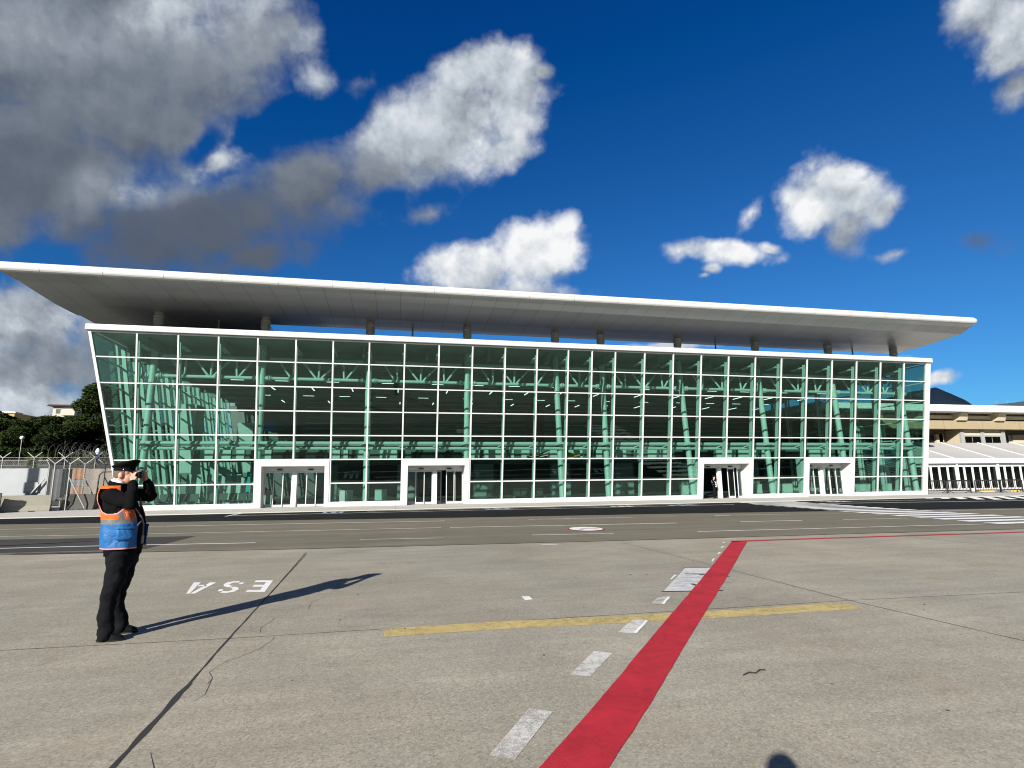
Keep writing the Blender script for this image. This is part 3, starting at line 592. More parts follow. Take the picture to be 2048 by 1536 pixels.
# front glazing, bay by bay
def pane(mb, a0, a1, z0, z1):
    g = .05
    def q(xa, z, o): return (xa, YF(z)+o, z)
    mb.hexa([q(a0(z0)+g, z0+.03, -.008), q(a1(z0)-g, z0+.03, -.008), q(a1(z0)-g, z0+.03, .012), q(a0(z0)+g, z0+.03, .012), q(a0(z1)+g, z1-.03, -.008), q(a1(z1)-g, z1-.03, -.008), q(a1(z1)-g, z1-.03, .012), q(a0(z1)+g, z1-.03, .012)])
for i in range(27):
    a0 = (lambda z: XL(z)+.02) if i == 0 else (lambda z, x=MX[i-1]: x)
    a1 = (lambda z: XR-.2) if i == 26 else (lambda z, x=MX[i]: x)
    rows = ZR
    if any(d0 < i <= d1 for d0, d1 in DOORS): rows = ZR[2:]
    m = MB()
    for z0, z1 in zip(rows[:-1], rows[1:]): pane(m, a0, a1, z0, z1)
    w = m.build('window', M_GLASS, TB)
    m = MB()
    for z in rows[:-1]:
        if z == .344: continue
        m.bar((a0(z)+.045, YF(z), z), (a1(z)-.045, YF(z), z), (0, -.17443, 1), .070, .115)
    if i < 26:
        inside = [d for d in DOORS if d[0] < i < d[1]]
        zb = 2.93 if inside else .335
        m.bar((MX[i], YF(zb), zb), (MX[i], YF(10.31), 10.31), (1, 0, 0), .088, .125)
    if i == 26: m.bar((XR-.17, YF(.4), .4), (XR-.17, YF(10.3), 10.3), (1, 0, 0), .08, .1)
    m.build('frame', M_WHITE, w)
    if i < 26:                                                      # inner steel post with its short braces
        x = MX[i]; zb = 3.0 if any(d[0] < i < d[1] for d in DOORS) else .15
        m = MB(); m.bar((x, YF(zb)+.34, zb), (x, YF(9.95)+.34, 9.95), (1, 0, 0), .085, .2)
        for s in (-.055, .055): m.bar((x+s*1.6, YF(9.75)+.46, 9.76), (x+s*1.6, YF(9.75)+1.7, 9.70), (1, 0, 0), .07, .08)
        for z in ZR[3:7]: m.bar((x, YF(z)+.07, z), (x, YF(z)+.25, z), (1, 0, 0), .04, .06)
        m.build('inner_post', M_STEEL, w)
# side walls
def side_wall(name, X, sgn, n):
    for j in range(n):
        y1 = 37.9+2.2*j; y0 = (lambda z: YF(z)+.03) if j == 0 else (lambda z, y=y1-2.2: y)
        m = MB()
        for z0, z1 in zip(ZR[:-1], ZR[1:]):
            za, zb = z0+.03, z1-.03
            def q(z, y, o): return (X(z)+o, y, z)
            m.hexa([q(za, y0(za)+.06, -.01), q(za, y0(za)+.06, .01), q(za, y1-.06, .01), q(za, y1-.06, -.01), q(zb, y0(zb)+.06, -.01), q(zb, y0(zb)+.06, .01), q(zb, y1-.06, .01), q(zb, y1-.06, -.01)])
        w = m.build('side_window', M_GLASS, TB)
        m = MB()
        for z in ZR: m.bar((X(z), y0(z)+.05, z), (X(z), y1-.05, z), (0, 0, 1), .078, .11)
        m.bar((X(.3), y1, .3), (X(10.32), y1, 10.32), (0, 1, 0), .095, .12); m.build('frame', M_WHITE, w)
        o = sgn*.36
        m = MB(); m.bar((X(.1)+o, y1, .1), (X(9.95)+o, y1, 9.95), (0, 1, 0), .16, .22)
        for z in (1.5, 5.2, 8.9): m.bar((X(z)+sgn*.06, y1, z), (X(z)+o, y1, z), (0, 1, 0), .05, .06)
        m.build('inner_post', M_STEEL, w)
side_wall('left', XL, 1, 11); side_wall('right', lambda z: 41.38, -1, 11)
m = MB(); m.box(XL(0), XL(0)+.2, YF(.2)+.14, 62, .05, .344); m.box(41.28, 41.46, YF(.2)+.14, 62, .05, .344); m.build('side_plinth', M_WHITE, TB)
# entrances
rnd = random.Random(4)
for di, (a, b) in enumerate(DOORS):
    xa, xb = MX[a]+.05, MX[b]-.05; yd = 37.15; ji, jo = .33, .28
    m = MB()
    def block(x0, x1, z0, z1, back=yd):
        m.hexa([(x0, YF(z0)-.10, z0), (x1, YF(z0)-.10, z0), (x1, back, z0), (x0, back, z0), (x0, YF(z1)-.10, z1), (x1, YF(z1)-.10, z1), (x1, back, z1), (x0, back, z1)])
    block(xa, xa+ji, .05, 2.56); block(xb-jo, xb, .05, 2.56); block(xa, xb, 2.562, 2.945)
    xi0, xi1 = xa+ji, xb-jo
    m.box(xi0+.002, xi1-.002, yd-.05, yd+.1, 2.26, 2.558)
    xm = (xi0+xi1)/2-.05
    m.box(xm-.14, xm+.14, yd-.12, yd+.12, .05, 2.258)
    pt = m.build('entrance_portal', M_WHITE, TB)
    for xs in (xm-.9, xm+.95):
        s = MB(); s.box(xs-.16, xs+.16, yd-.13, yd-.052, 2.33, 2.40); s.build('motion_sensor', M_BLACK, pt)
    for side, (x0, x1) in enumerate(((xi0+.01, xm-.145), (xm+.145, xi1-.01))):
        if di == 1 and side == 1: leaves = [(x0+.02, x0+.34, yd+.55), (x0+.62, x0+1.25, yd+.06), (x1-.62, x1-.02, yd-.02)]
        elif di == 2 and side == 0: leaves = [(x0+.01, x0+.12, yd+.06)]
        elif di == 2: leaves = [(x0+.55, x0+1.1, yd-.02), (x1-.42, x1-.02, yd-.05), (x1-.36, x1-.03, yd+.03), (x1-.3, x1-.02, yd+.10)]
        else:
            w3 = (x1-x0)/3; leaves = [(x0, x0+w3+.02, yd+.02), (x0+w3-.02, x0+2*w3+.02, yd-.05), (x0+2*w3-.02, x1, yd+.02)]
        for (l0, l1, y) in leaves:
            d = MB(); f = .045 if l1-l0 > .2 else .03
            d.box(l0, l0+f, y-.022, y+.022, .07, 2.25); d.box(l1-f, l1, y-.022, y+.022, .07, 2.25)
            d.box(l0+f, l1-f, y-.02, y+.02, .07, .20); d.box(l0+f, l1-f, y-.02, y+.02, 2.17, 2.25)
            leaf = d.build('door_leaf', M_WHITE, pt)
            if l1-l0 > .2:
                g = MB(); g.box(l0+f, l1-f, y-.006, y+.006, .2, 2.17); g.build('door_glass', M_GCLR, pt)
# interior shell
m = MB(); m.box(XL(0)+.3, 41.2, 36.85, 62, .052, .062); m.build('floor', M_FLOOR, TB)
m = MB(); m.box(XL(10)+.2, 41.2, 61.9, 62.2, .05, 10.39); m.build('back_wall', M_INTW, TB)
m = MB()
for k in range(22):
    y = 38.6+k*1.07; m.box(XL(10)+.3, 41.1, y, y+.22, 9.35+.12*(k % 3), 10.39)
for k in range(14): m.box(-15+4.2*k, -14.82+4.2*k, 36.2, 61.8, 9.75, 10.385)
m.build('ceiling_beams', M_INTC, TB)
# upper galleries deep inside the hall
m = MB(); m.box(-9, 40.9, 52, 61.8, 3.0, 3.5); m.box(-9, 40.9, 51.9, 52, 3.0, 4.5); m.box(-9, 40.9, 55, 55.3, 4.5, 9.3); m.build('gallery', M_INTW, TB)
m = MB()
for k in range(9): m.box(-8.6, 40.5, 54.8, 54.9, 5.0+.5*k, 5.12+.5*k)
m.build('gallery_louvres', M_INTC, TB)
m = MB()
for x in (-6, 1, 8, 15.5, 22, 29, 36): m.box(x-.9, x+.9, 50.9, 51.6, .06, 3.0)
m.build('inner_pier', M_INTC, TB)
for k in range(60):
    row, c = divmod(k, 15); x = -11.5+c*3.5+(row % 2)*1.3+.5*math.sin(k*5.1); y = 42.4+row*3.4; z = 8.95-.05*row
    m = MB()
    if row % 2: m.box(x-.03, x+.03, y-.7, y+.7, z, z+.04)
    else: m.box(x-.45, x+.45, y-.02, y+.02, z, z+.025)
    m.build('ceiling_light', M_LED, TB)
# columns, trusses, the double beam
CXT = [-15.05, -8.68, -1.98, 4.70, 11.18, 14.72, 21.0, 27.74, 34.5, 40.95]; CXB = [-14.95, -8.44, -1.88, 4.62, 11.32, 14.72, 21.3, 27.86, 34.6, 41.0]
CT = lambda i, z: (CXB[i]+(CXT[i]-CXB[i])*(z/9.), 37.02+.36*z/9., z)
for i in range(10):
    m = MB(); m.tube([CT(i, .06), CT(i, 4), CT(i, 10.38)], .205, 20); c = m.build('column', M_STEEL, TB)
    m = MB(); p = CT(i, 3.9)
    m.lathe([(.22, -.02), (.46, 0), (.46, .05), (.3, .12), (.22, .3)], p, 20); m.lathe([(.22, -.16), (.40, -.15), (.40, -.11), (.22, -.1)], p, 20)
    for k in range(4): q = R_(45+90*k); m.tube([(p[0]+.3*math.cos(q), p[1]+.3*math.sin(q), p[2]-.28), (p[0]+.3*math.cos(q), p[1]+.3*math.sin(q), p[2]-.1)], .05, 6)
    m.build('collar', M_STEEL, c)
    m = MB(); p = CT(i, 8.25)
    for s in (-1, 1):
        for rr_, o in ((.19, .33), (.19, .46)): m.tube([(p[0]+s*o, p[1], p[2]), (p[0]+s*(o+.05), p[1], p[2])], rr_, 12)
        m.tube([(p[0]+s*.2, p[1], p[2]), (p[0]+s*.6, p[1], p[2])], .125, 12)
    m.build('flange', M_STEEL, c)
    m = MB(); x, y = CXT[i], 37.45
    m.tube([(x, y, 10.62), (x, y, 11.25)], .205, 18, 0); post = m.build('roof_post', M_IVORY, TB)
    m = MB(); m.lathe([(.21, 11.15), (.245, 11.18), (.245, 11.24), (.225, 11.27), (.26, 11.5), (.305, 11.66), (.305, 11.76), (.28, 11.775), (.28, 11.84), (.305, 11.855), (.305, 11.95), (.28, 11.965), (.28, 12.03), (.305, 12.045), (.305, 12.14), (.25, 12.18), (.26, 12.5)], (x, y, 0), 18); m.build('capital', M_IVORY, post)
for i in range(9):
    xa, xb = CT(i, 8.25)[0]+.4, CT(i+1, 8.25)[0]-.4; y = 37.38; zc = 8.25; zt = 9.55; X = lambda f: xa+(xb-xa)*f
    m = MB(); m.tube([(xa, y, zc), (xb, y, zc)], .115, 10); m.tube([(xa, y, zt), (xb, y, zt)], .1, 10)
    short = i == 4
    nodes = [(.5, (.12, .5, .9))] if short else [(.25, (.08, .25)), (.52, (.33, .53, .74)), (.80, (.78, .97))]
    for f, tops in nodes:
        for tp in tops: m.tube([(X(f+(tp-f)*.08), y, zc), (X(tp), y, zt)], .072, 8)
    m.build('roof_truss', M_STEEL, TB)
    ya = 36.93; xa, xb = CT(i, 3.9)[0], CT(i+1, 3.9)[0]
    m = MB(); m.tube([(xa, ya+.1, 4.03), (xb, ya+.1, 4.03)], .125, 12); m.tube([(xa, ya, 3.70), (xb, ya, 3.70)], .105, 12)
    m.box(xa+.3, xb-.3, ya+.06, ya+.30, 3.86, 3.90)
    for mx in MX:
        if xa+.5 < mx < xb-.3: m.tube([(mx-.25, ya-.02, 3.72), (mx-.05, ya-.2, 3.86), (mx, YF(3.9)+.4, 3.9)], .055, 8)
    m.build('wind_beam', M_STEEL, TB)
m = MB()
for x in (-11.9, .9, 25, 38.): m.tube([(x, 38.6, 10.6), (x, 38.6, 12.35)], .06, 8)
m.build('roof_strut', M_GREY, TB)
# white bulkhead over the hall, its gaps shaped after column shadows and dark signs
BP = [(-12.82, -12.0), (-11.72, -10.92), (-10.58, -10.08), (-8.78, -8.37), (-4.39, -3.89), (-3.65, -3.35), (-2.78, -2.03), (-1.17, .05), (5.32, 5.99), (6.32, 7.98), (8.28, 8.55), (9.12, 9.74), (9.97, 10.63), (11.33, 11.96), (12.75, 13.91), (15., 15.49), (16.43, 17.47), (18.13, 18.64), (19.31, 20.98), (25.28, 25.99), (26.22, 26.94), (27.26, 28.32), (28.69, 29.06), (29.33, 29.8), (33.94, 34.96), (35.25, 35.64)]
m = MB(); m.box(-13.2, 36.5, 40.06, 40.2, 3.08, 3.86); m.box(-13.2, 36.5, 40.2, 42.2, 3.0, 3.1); m.build('bulkhead_shade_band', M_INTW, TB)
for a, b in BP:
    m = MB(); m.box(a, b, 39.98, 40.06, 3.12, 3.78); m.build('bulkhead_panel', M_BOARD, TB)
m = MB(); m.box(-8.3, -4.7, 39.93, 40.055, 3.15, 3.62); m.box(1.0, 4.6, 39.93, 40.055, 3.15, 3.62); m.box(21.6, 24.9, 39.93, 40.055, 3.15, 3.62); m.box(30.2, 33.6, 39.93, 40.055, 3.15, 3.62); m.build('flight_board', M_BLACK, TB)

# ------------------------------------------------------------------ things inside the hall
def boxy(name, label, cat, dims, loc, mats, group=None, extra=None):
    x, y, z = loc; w, d, h = dims
    t = empty(name, loc, label, cat, group)
    m = MB(); m.box(x-w/2, x+w/2, y-d/2, y+d/2, z+.06, z+h-.03); m.build('cabinet', mats[0], t)
    m = MB(); m.box(x-w/2-.02, x+w/2+.02, y-d/2-.03, y+d/2+.02, z+h-.03, z+h); m.build('counter_top', mats[1], t)
    m = MB(); m.box(x-w/2+.03, x+w/2-.03, y-d/2+.04, y+d/2-.03, z, z+.06); m.build('base', M_DGREY, t)
    if extra: extra(t, x, y, z, w, d, h)
    return t
def screen(t, x, y, z, w, d, h):
    m = MB(); m.tube([(x, y, z+h), (x, y, z+h+.28)], .02, 6); m.build('stand', M_GREY, t)
    m = MB(); m.box(x-.2, x+.2, y-.03, y+.02, z+h+.22, z+h+.52); m.build('monitor', M_BLACK, t)
KI = [(-3.25, .84, 'between the first and second entrances, left of the column'), (-1.0, .78, 'between the first and second entrances, right of the column'), (21.6, .45, 'just left of the entrance where the guard stands'), (27.86, .55, 'between the third and fourth entrances, beside the leaning column'),
      (30.45, .85, 'just left of the fourth entrance'), (37.45, .5, 'low behind the last bays, left one'), (38.35, .62, 'low behind the last bays, middle one'), (40.1, .4, 'low behind the last bays, right one by the corner column')]
for i, (x, w, lb) in enumerate(KI): boxy('check_in_counter', 'white check in counter '+lb, 'counter', (w, .5, .95 if i < 5 else .84), (x, 38.85, .062), (M_BOARD, M_BOARD), 'white counters behind the glass', screen if i in (3,) else None)
def seat_row(x, y, n, lb):
    t = empty('bench_seating', (x, y, .062), lb, 'bench', 'waiting seats in the hall')
    m = MB(); m.bar((x, y, .36), (x+.58*n, y, .36), (0, 1, 0), .06, .06)
    for k in (0, n): m.bar((x+.58*k, y, .062), (x+.58*k, y, .36), (1, 0, 0), .05, .4)
    m.build('beam', M_GALV, t)
    for k in range(n):
        xs = x+.58*k+.04
        m = MB(); m.box(xs, xs+.5, y-.25, y+.22, .42, .46); m.build('seat', M_DGREY, t)
        m = MB(); m.hexa([(xs, y+.2, .46), (xs+.5, y+.2, .46), (xs+.5, y+.24, .46), (xs, y+.24, .46), (xs, y+.32, .92), (xs+.5, y+.32, .92), (xs+.5, y+.36, .92), (xs, y+.36, .92)]); m.build('backrest', M_DGREY, t)
seat_row(-14.6, 38.6, 4, 'dark waiting seats behind the glass nearest the officer'); seat_row(-11.9, 39.2, 5, 'dark waiting seats left of the first entrance'); seat_row(8.4, 39.6, 4, 'dark waiting seats behind the glass in the middle of the hall')
for k, (x, y, w, h, lb) in enumerate([(-14.75, 43, .95, 7.2, 'tall white lift shaft inside the hall near the left wall'), (-11.2, 44.2, 1.1, 6.0, 'white stair tower inside the hall left of the first entrance')]):
    t = empty('lift_shaft', (x, y, .062), lb, 'lift shaft')
    m = MB(); m.box(x-w/2, x+w/2, y, y+1.8, .062, h); m.build('shaft_wall', M_BOARD, t)
    m = MB(); m.box(x-w/2+.1, x+w/2-.1, y-.03, y, .1, 2.3); m.build('door', M_GALV, t)
t = empty('staircase', (-9.6, 42, .062), 'white staircase with solid balustrade rising inside the hall', 'staircase')
m = MB(); m.hexa([(-12.8, 42., .062), (-8.6, 42., .062), (-8.6, 42.08, .062), (-12.8, 42.08, .062), (-12.8, 42., 3.1), (-8.6, 42., .9), (-8.6, 42.08, .9), (-12.8, 42.08, 3.1)]); m.build('balustrade', M_BOARD, t)
m = MB()
for k in range(14): m.box(-12.8+.3*k, -12.5+.3*k, 42.09, 43.6, .062, 2.5-.17*k)
m.build('steps', M_GREY, t)
for k in range(9):
    x = -14.2+.62*k
    t = empty('panel_screen', (x, 40.7, .062), 'slim white upright screen panel behind the glass left of the first entrance', 'screen', 'white upright screen panels')
    m = MB(); m.box(x-.14, x+.14, 40.68, 40.74, .1, 2.15); m.build('panel', M_BOARD, t); m = MB(); m.box(x-.18, x+.18, 40.55, 40.87, .062, .1); m.build('foot', M_GALV, t)
TEAL = plain('teal_plastic', (.03, .42, .40), .4); BLUE = plain('blue_plastic', (.02, .16, .48), .4)
def stand_sign(name, label, x, y, z0, z1, w, mat):
    t = empty(name, (x, y, .062), label, 'sign')
    m = MB(); m.box(x-.03, x+.03, y, y+.05, .07, z1); m.box(x-.25, x+.25, y-.15, y+.2, .062, .08); m.build('stand', M_GALV, t)
    m = MB(); m.box(x-w/2, x+w/2, y-.05, y-.002, z0, z1); m.build('sign_face', mat, t)
stand_sign('totem_sign', 'slim teal totem sign behind the glass left of the first entrance', -9.65, 39.8, .9, 2.3, .22, TEAL)
stand_sign('totem_sign', 'teal and blue sign beside the column left of the guard entrance', 22.3, 38.9, 2.42, 2.85, .5, TEAL)
stand_sign('totem_sign', 'blue sign board deep inside the hall behind the second column', -10.8, 49.5, 5.8, 6.6, 1.2, BLUE)
def banner(name, label, pts, mats, y):
    """a hanging fabric sail: rows of points, gently folded"""
    m = MB(); n = 16
    top, bot = pts; V_ = []
    for i in range(n+1):
        f = i/n; a = Vector(top[0]).lerp(Vector(top[1]), f); b = Vector(bot[0]).lerp(Vector(bot[1]), f)
        sag = math.sin(f*math.pi)*.12
        for j in range(9):
            g = j/8; p = a.lerp(b, g); V_.append((p.x, y+.10*math.sin(f*9+g*3), p.z-sag*(1-g)))
    for o in (0, .012):
        for i in range(n):
            for j in range(8):
                q = [i*9+j, (i+1)*9+j, (i+1)*9+j+1, i*9+j+1]; m.add([Vector(V_[k])+Vector((0, o, 0)) for k in q], [(0, 1, 2, 3)], 1 if j in (2, 5) else 0, True)
    return tag(m.build(name, mats, None, (top[0][0], y, top[0][2])), label, 'banner')
MARO = plain('maroon_fabric', (.10, .03, .035), .8); CREAM = plain('cream_fabric', (.55, .5, .4), .8); OCH = plain('ochre_fabric', (.50, .34, .08), .8); OCHD = plain('brown_fabric', (.26, .16, .04), .8)
banner('fabric_banner', 'dark maroon and cream striped fabric banner sweeping up to the middle column', [((9.2, 0, 3.28), (11.0, 0, 3.78)), ((9.3, 0, 3.0), (10.7, 0, 3.1))], [MARO, CREAM], 38.7)
banner('fabric_banner', 'ochre yellow fabric banner right of the middle column', [((11.7, 0, 3.8), (13.6, 0, 3.35)), ((11.6, 0, 3.05), (13.5, 0, 3.25))], [OCH, OCHD], 38.7)
t = empty('alcove', (12.6, 50, .06), 'dark red arched niche seen through the middle of the glass', 'niche')
m = MB(); prof = [(11.9, 3.5), (11.9, 7.2)]+[(11.9+1.15*(1-math.cos(q)), 7.2+.9*math.sin(q)) for q in [R_(15*k) for k in range(1, 7)]]+[(13.6, 8.1), (13.6, 3.5)]
m.add([(x, 49.98, z) for x, z in prof]+[(x, 50.1, z) for x, z in prof], [tuple(range(len(prof)))[::-1], tuple(range(len(prof), 2*len(prof)))]+[(k, (k+1) % len(prof), len(prof)+(k+1) % len(prof), len(prof)+k) for k in range(len(prof))])
m.build('niche_panel', MARO, t); m = MB(); m.box(12.75, 12.8, 49.9, 49.975, 3.5, 8.0); m.build('niche_bar', M_BOARD, t)

# ------------------------------------------------------------------ older terminal and marquee to the right
OT = empty('old_terminal', (70, 50, .05), 'older tan concrete terminal with white roof slab and flat bands', 'building')
m = MB(); m.box(42.3, 150, 47.6, 70, 8.30, 9.0); m.build('roof_slab', plain('white_slab', (.80, .79, .76), .7, var=.06, scale=.5), OT)
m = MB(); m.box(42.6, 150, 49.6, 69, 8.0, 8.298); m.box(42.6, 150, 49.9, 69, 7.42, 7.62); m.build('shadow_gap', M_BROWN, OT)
m = MB(); m.box(42.5, 150, 49.2, 49.9, 7.62, 8.02); m.build('beam', M_TANL, OT)
for x in (44.5, 50, 55.6, 61.2, 66.5, 71.8, 77.1, 82.5, 88):
    m = MB(); m.hexa([(x-.62, 48.6, 7.43), (x+.62, 48.6, 7.43), (x+.62, 49.85, 7.43), (x-.62, 49.85, 7.43), (x-.5, 48.25, 8.28), (x+.5, 48.25, 8.28), (x+.5, 49.85, 8.28), (x-.5, 49.85, 8.28)]); m.build('bracket', M_TANL, OT)
m = MB(); m.box(42.4, 150, 48.9, 50.2, 6.50, 7.42); m.build('parapet_band', M_TAN, OT)
for k in range(20):
    m = MB(); m.box(43+5.3*k, 43.03+5.3*k, 48.885, 48.9, 6.5, 7.42); m.build('band_joint', M_BROWN, OT)
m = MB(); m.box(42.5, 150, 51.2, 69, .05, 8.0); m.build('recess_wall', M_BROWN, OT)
for x0 in (45.4, 61.7, 84):                                           # projecting window boxes
    m = MB(); m.box(x0, x0+6.2, 49.6, 51.19, 3.6, 6.495); w = m.build('window_box', M_TANL, OT)
    m = MB(); m.box(x0-.02, x0+.5, 49.45, 49.597, 3.6, 6.45); m.box(x0+2.85, x0+3.3, 49.45, 49.597, 3.6, 6.45); m.box(x0+5.75, x0+6.25, 49.45, 49.597, 3.6, 6.45); m.box(x0+.5, x0+5.75, 49.5, 49.597, 5.72, 5.9); m.build('frame', M_GREY, w)
    for a in (.52, 1.72, 3.32, 4.52):
        m = MB(); m.box(x0+a, x0+a+1.1, 49.55, 49.598, 3.9, 5.70); m.build('pane', M_GDK, w)
for x0 in (43, 52.6, 54.5, 57.0, 58.6, 69.2, 71, 74.5, 78):
    m = MB(); m.box(x0, x0+1.4, 51.12, 51.198, 3.6, 5.95); w = m.build('window', M_BLACK, OT); m = MB(); m.box(x0-.14, x0-.02, 51.05, 51.198, 3.6, 6.0); m.box(x0+1.42, x0+1.54, 51.05, 51.198, 3.6, 6.0); m.build('frame', M_BOARD, w)
for x0, w_ in ((59.9, 1.0), (60.3, .5), (70.9, 2.6), (73.8, 2.8)):
    m = MB(); m.box(x0, x0+w_, 50.8, 51.1, 3.6, 6.05); m.build('pilaster', M_TANL, OT)

MQ = empty('marquee', (60, 43, .05), 'long white marquee hall with sloping fabric roof and dark glass front', 'marquee')
y0 = 42.6; BAY = 4.85
for k in range(12):
    xa = 42.3+BAY*k; xb = xa+BAY; m = MB()
    n = 8
    for i in range(n):
        for j in range(6):
            def P(i_, j_):
                f, g = i_/n, j_/6; sag = .10*math.sin(f*math.pi)*math.sin(g*math.pi)
                return (xa+.05+(xb-xa-.1)*f, y0+5.2*g, 3.06+1.83*g-sag)
            m.add([P(i, j), P(i+1, j), P(i+1, j+1), P(i, j+1)], [(0, 1, 2, 3)], 0, True)
    o = m.build('roof_panel', M_TROOF, MQ)
    m = MB(); m.bar((xa, y0-.03, 3.03), (xa, y0+5.2, 4.90), (1, 0, 0), .13, .12); m.build('roof_beam', M_STEEL, MQ)
    m = MB(); m.box(xa+.004, xb-.004, y0-.34, y0-.18, 2.60, 3.07); m.build('eave_valance', M_TENT, MQ)
    m = MB(); m.box(xa-.11, xa+.11, y0-.16, y0+.1, .05, 2.60); m.build('post', M_STEEL, MQ)
    m = MB(); m.box(xa+.11, xb-.11, y0+.0, y0+.12, .05, .26); m.box(xa+.11, xb-.11, y0, y0+.12, 2.28, 2.575)
    for q in range(1, 5): x = xa+BAY*q/5; m.box(x-.075, x+.075, y0-.02, y0+.12, .26, 2.28)
    fr = m.build('glazing_frame', M_STEEL, MQ)
    for q in range(5): m = MB(); m.box(xa+BAY*q/5+.11, xa+BAY*(q+1)/5-.11, y0+.05, y0+.07, .26, 2.28); m.build('pane', M_GDK, fr)
m = MB(); m.box(42.3, 42.3+BAY*12, y0+5.2, y0+10.4, .05, 4.85); m.build('rear_hall', M_BROWN, MQ)
m = MB(); m.box(42.3, 42.3+BAY*12, y0+3.4, y0+3.5, .06, 2.9); m.build('inner_wall', M_INTW, MQ)
def railing(x, y, ang, lb):
    t = empty('crowd_barrier', (x, y, .05), lb, 'barrier', 'black crowd barriers before the marquee')
    dx, dy = math.cos(ang), math.sin(ang); P = lambda s, z: (x+dx*s, y+dy*s, z)
    m = MB(); m.tube([P(0, .1), P(0, 1.02), P(.06, 1.08), P(2.24, 1.08), P(2.3, 1.02), P(2.3, .1)], .05, 6); m.tube([P(0, .28), P(2.3, .28)], .042, 6); m.build('frame', M_BLACK, t)
    m = MB()
    for k in range(1, 16): m.tube([P(2.3*k/16, .28), P(2.3*k/16, 1.07)], .02, 5)
    m.build('bars', M_BLACK, t)
    for s in (.25, 2.05):
        m = MB(); a = P(s, 0); m.tube([(a[0]-dy*.3, a[1]+dx*.3, .075), (a[0], a[1], .2), (a[0]+dy*.3, a[1]-dx*.3, .075)], .022, 6); m.tube([(a[0], a[1], .19), (a[0], a[1], .29)], .022, 6); m.build('foot', M_BLACK, t)
ORD = ['nearest the glass terminal', 'second from the glass terminal', 'third from the glass terminal', 'fourth from the glass terminal', 'fifth from the glass terminal', 'farthest right at the frame edge']
for k in range(6): railing(42.2+2.42*k, 37.6-.22*k+(.1 if k % 2 else 0), -.06+.07*math.sin(k*2.3), 'black steel crowd barrier before the marquee, '+ORD[k])
YB = plain('yellow_kerb', (.70, .44, .12), .8, var=.15, scale=5)
for k, (x, y, lb) in enumerate([(51.3, 39.6, 'nearest the glass terminal'), (52.9, 38.1, 'in the middle of the three'), (53.6, 36.6, 'at the frame edge')]):
    m = MB(); m.hexa([(x-.75, y-.13, .05), (x+.75, y-.13, .05), (x+.75, y+.13, .05), (x-.75, y+.13, .05), (x-.68, y-.08, .24), (x+.68, y-.08, .24), (x+.68, y+.08, .24), (x-.68, y+.08, .24)])
    tag(m.build('kerb_block', YB, None, (x, y, .05)), 'low yellow kerb block before the marquee, '+lb, 'kerb block', 'yellow kerb blocks')

# ------------------------------------------------------------------ left side: barriers, fence, trees, houses
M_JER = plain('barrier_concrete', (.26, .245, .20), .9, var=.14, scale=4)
M_JER_SHADE = plain('shaded_barrier_concrete', (.07, .068, .06), .9, var=.2, scale=4)  # same barrier concrete, with shade put into a darker colour
def jersey(a, b, lb, mat):
    a, b = Vector((a[0], a[1], .05)), Vector((b[0], b[1], .05)); d = (b-a).normalized(); nrm = Vector((-d.y, d.x, 0))
    prof = [(-.36, 0), (-.36, .08), (-.20, .36), (-.12, .95), (.12, .95), (.20, .36), (.36, .08), (.36, 0)]
    t = empty('concrete_barrier', a, lb, 'barrier', 'concrete safety barriers')
    m = MB(); r = [[p+nrm*o+Vector((0, 0, z)) for o, z in prof] for p in (a, a+d*.06, b-d*.06, b)]
    for ring_, k in ((r[0], .9), (r[3], .9)):
        pass
    m.rings(r, 0, True, False); m.build('body', mat, t)
    m = MB()
    for s in (.35, .65):
        p = a.lerp(b, s); m.bar(p-nrm*.365+Vector((0, 0, .01)), p+nrm*.365+Vector((0, 0, .01)), d, .3, .09)
    m.build('drain_slot', M_BLACK, t)
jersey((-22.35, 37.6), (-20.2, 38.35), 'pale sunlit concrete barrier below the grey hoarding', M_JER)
jersey((-20.0, 39.15), (-18.3, 39.3), 'concrete barrier coloured dark for shade behind the officer', M_JER_SHADE)
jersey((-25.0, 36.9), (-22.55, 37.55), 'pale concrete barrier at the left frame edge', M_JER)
BW = plain('chevron_white', (.78, .78, .76), .5)
t = empty('striped_board', (-22.35, 36.9, .05), 'black and white striped warning board at the left frame edge', 'warning board')
m = MB(); m.box(-22.62, -22.50, 36.87, 36.93, .05, 1.18); m.box(-22.06, -21.94, 36.87, 36.93, .05, 1.18); m.box(-22.8, -21.8, 36.75, 37.05, .05, .09); m.build('posts', M_BLACK, t)
m = MB()
for k in range(6): z = .15+.17*k; m.hexa([(-22.5, 36.88, z), (-22.06, 36.88, z+.12), (-22.06, 36.92, z+.12), (-22.5, 36.92, z), (-22.5, 36.88, z+.09), (-22.06, 36.88, z+.21), (-22.06, 36.92, z+.21), (-22.5, 36.92, z+.09)])
m.build('stripes', BW, t)
m = MB(); m.box(-22.5, -22.06, 36.925, 36.95, .12, 1.15); m.build('board', M_BLACK, t)
def ypost(p, h, d, t, rake=True, bend=False):
    """steel fence post with a Y head"""
    p = Vector(p); d = Vector(d).normalized(); top = p+Vector((0, 0, h)); m = MB()
    m.bar(p, top, (1, 0, 0), .045, .045)
    if bend: m.bar(top, top-d*.18+Vector((0, 0, .36)), (0, 1, 0), .05, .05)
    else:
        for s in (-1, 1): m.bar(top, top+d*s*.46+Vector((0, 0, .40)), (0, 1, 0), .045, .045)
    if rake: m.bar(p+d*1.0+Vector((0, 0, .1)), p+Vector((0, 0, h*.72)), (0, 1, 0), .055, .055)
    return m.build('post', M_GALV, t)
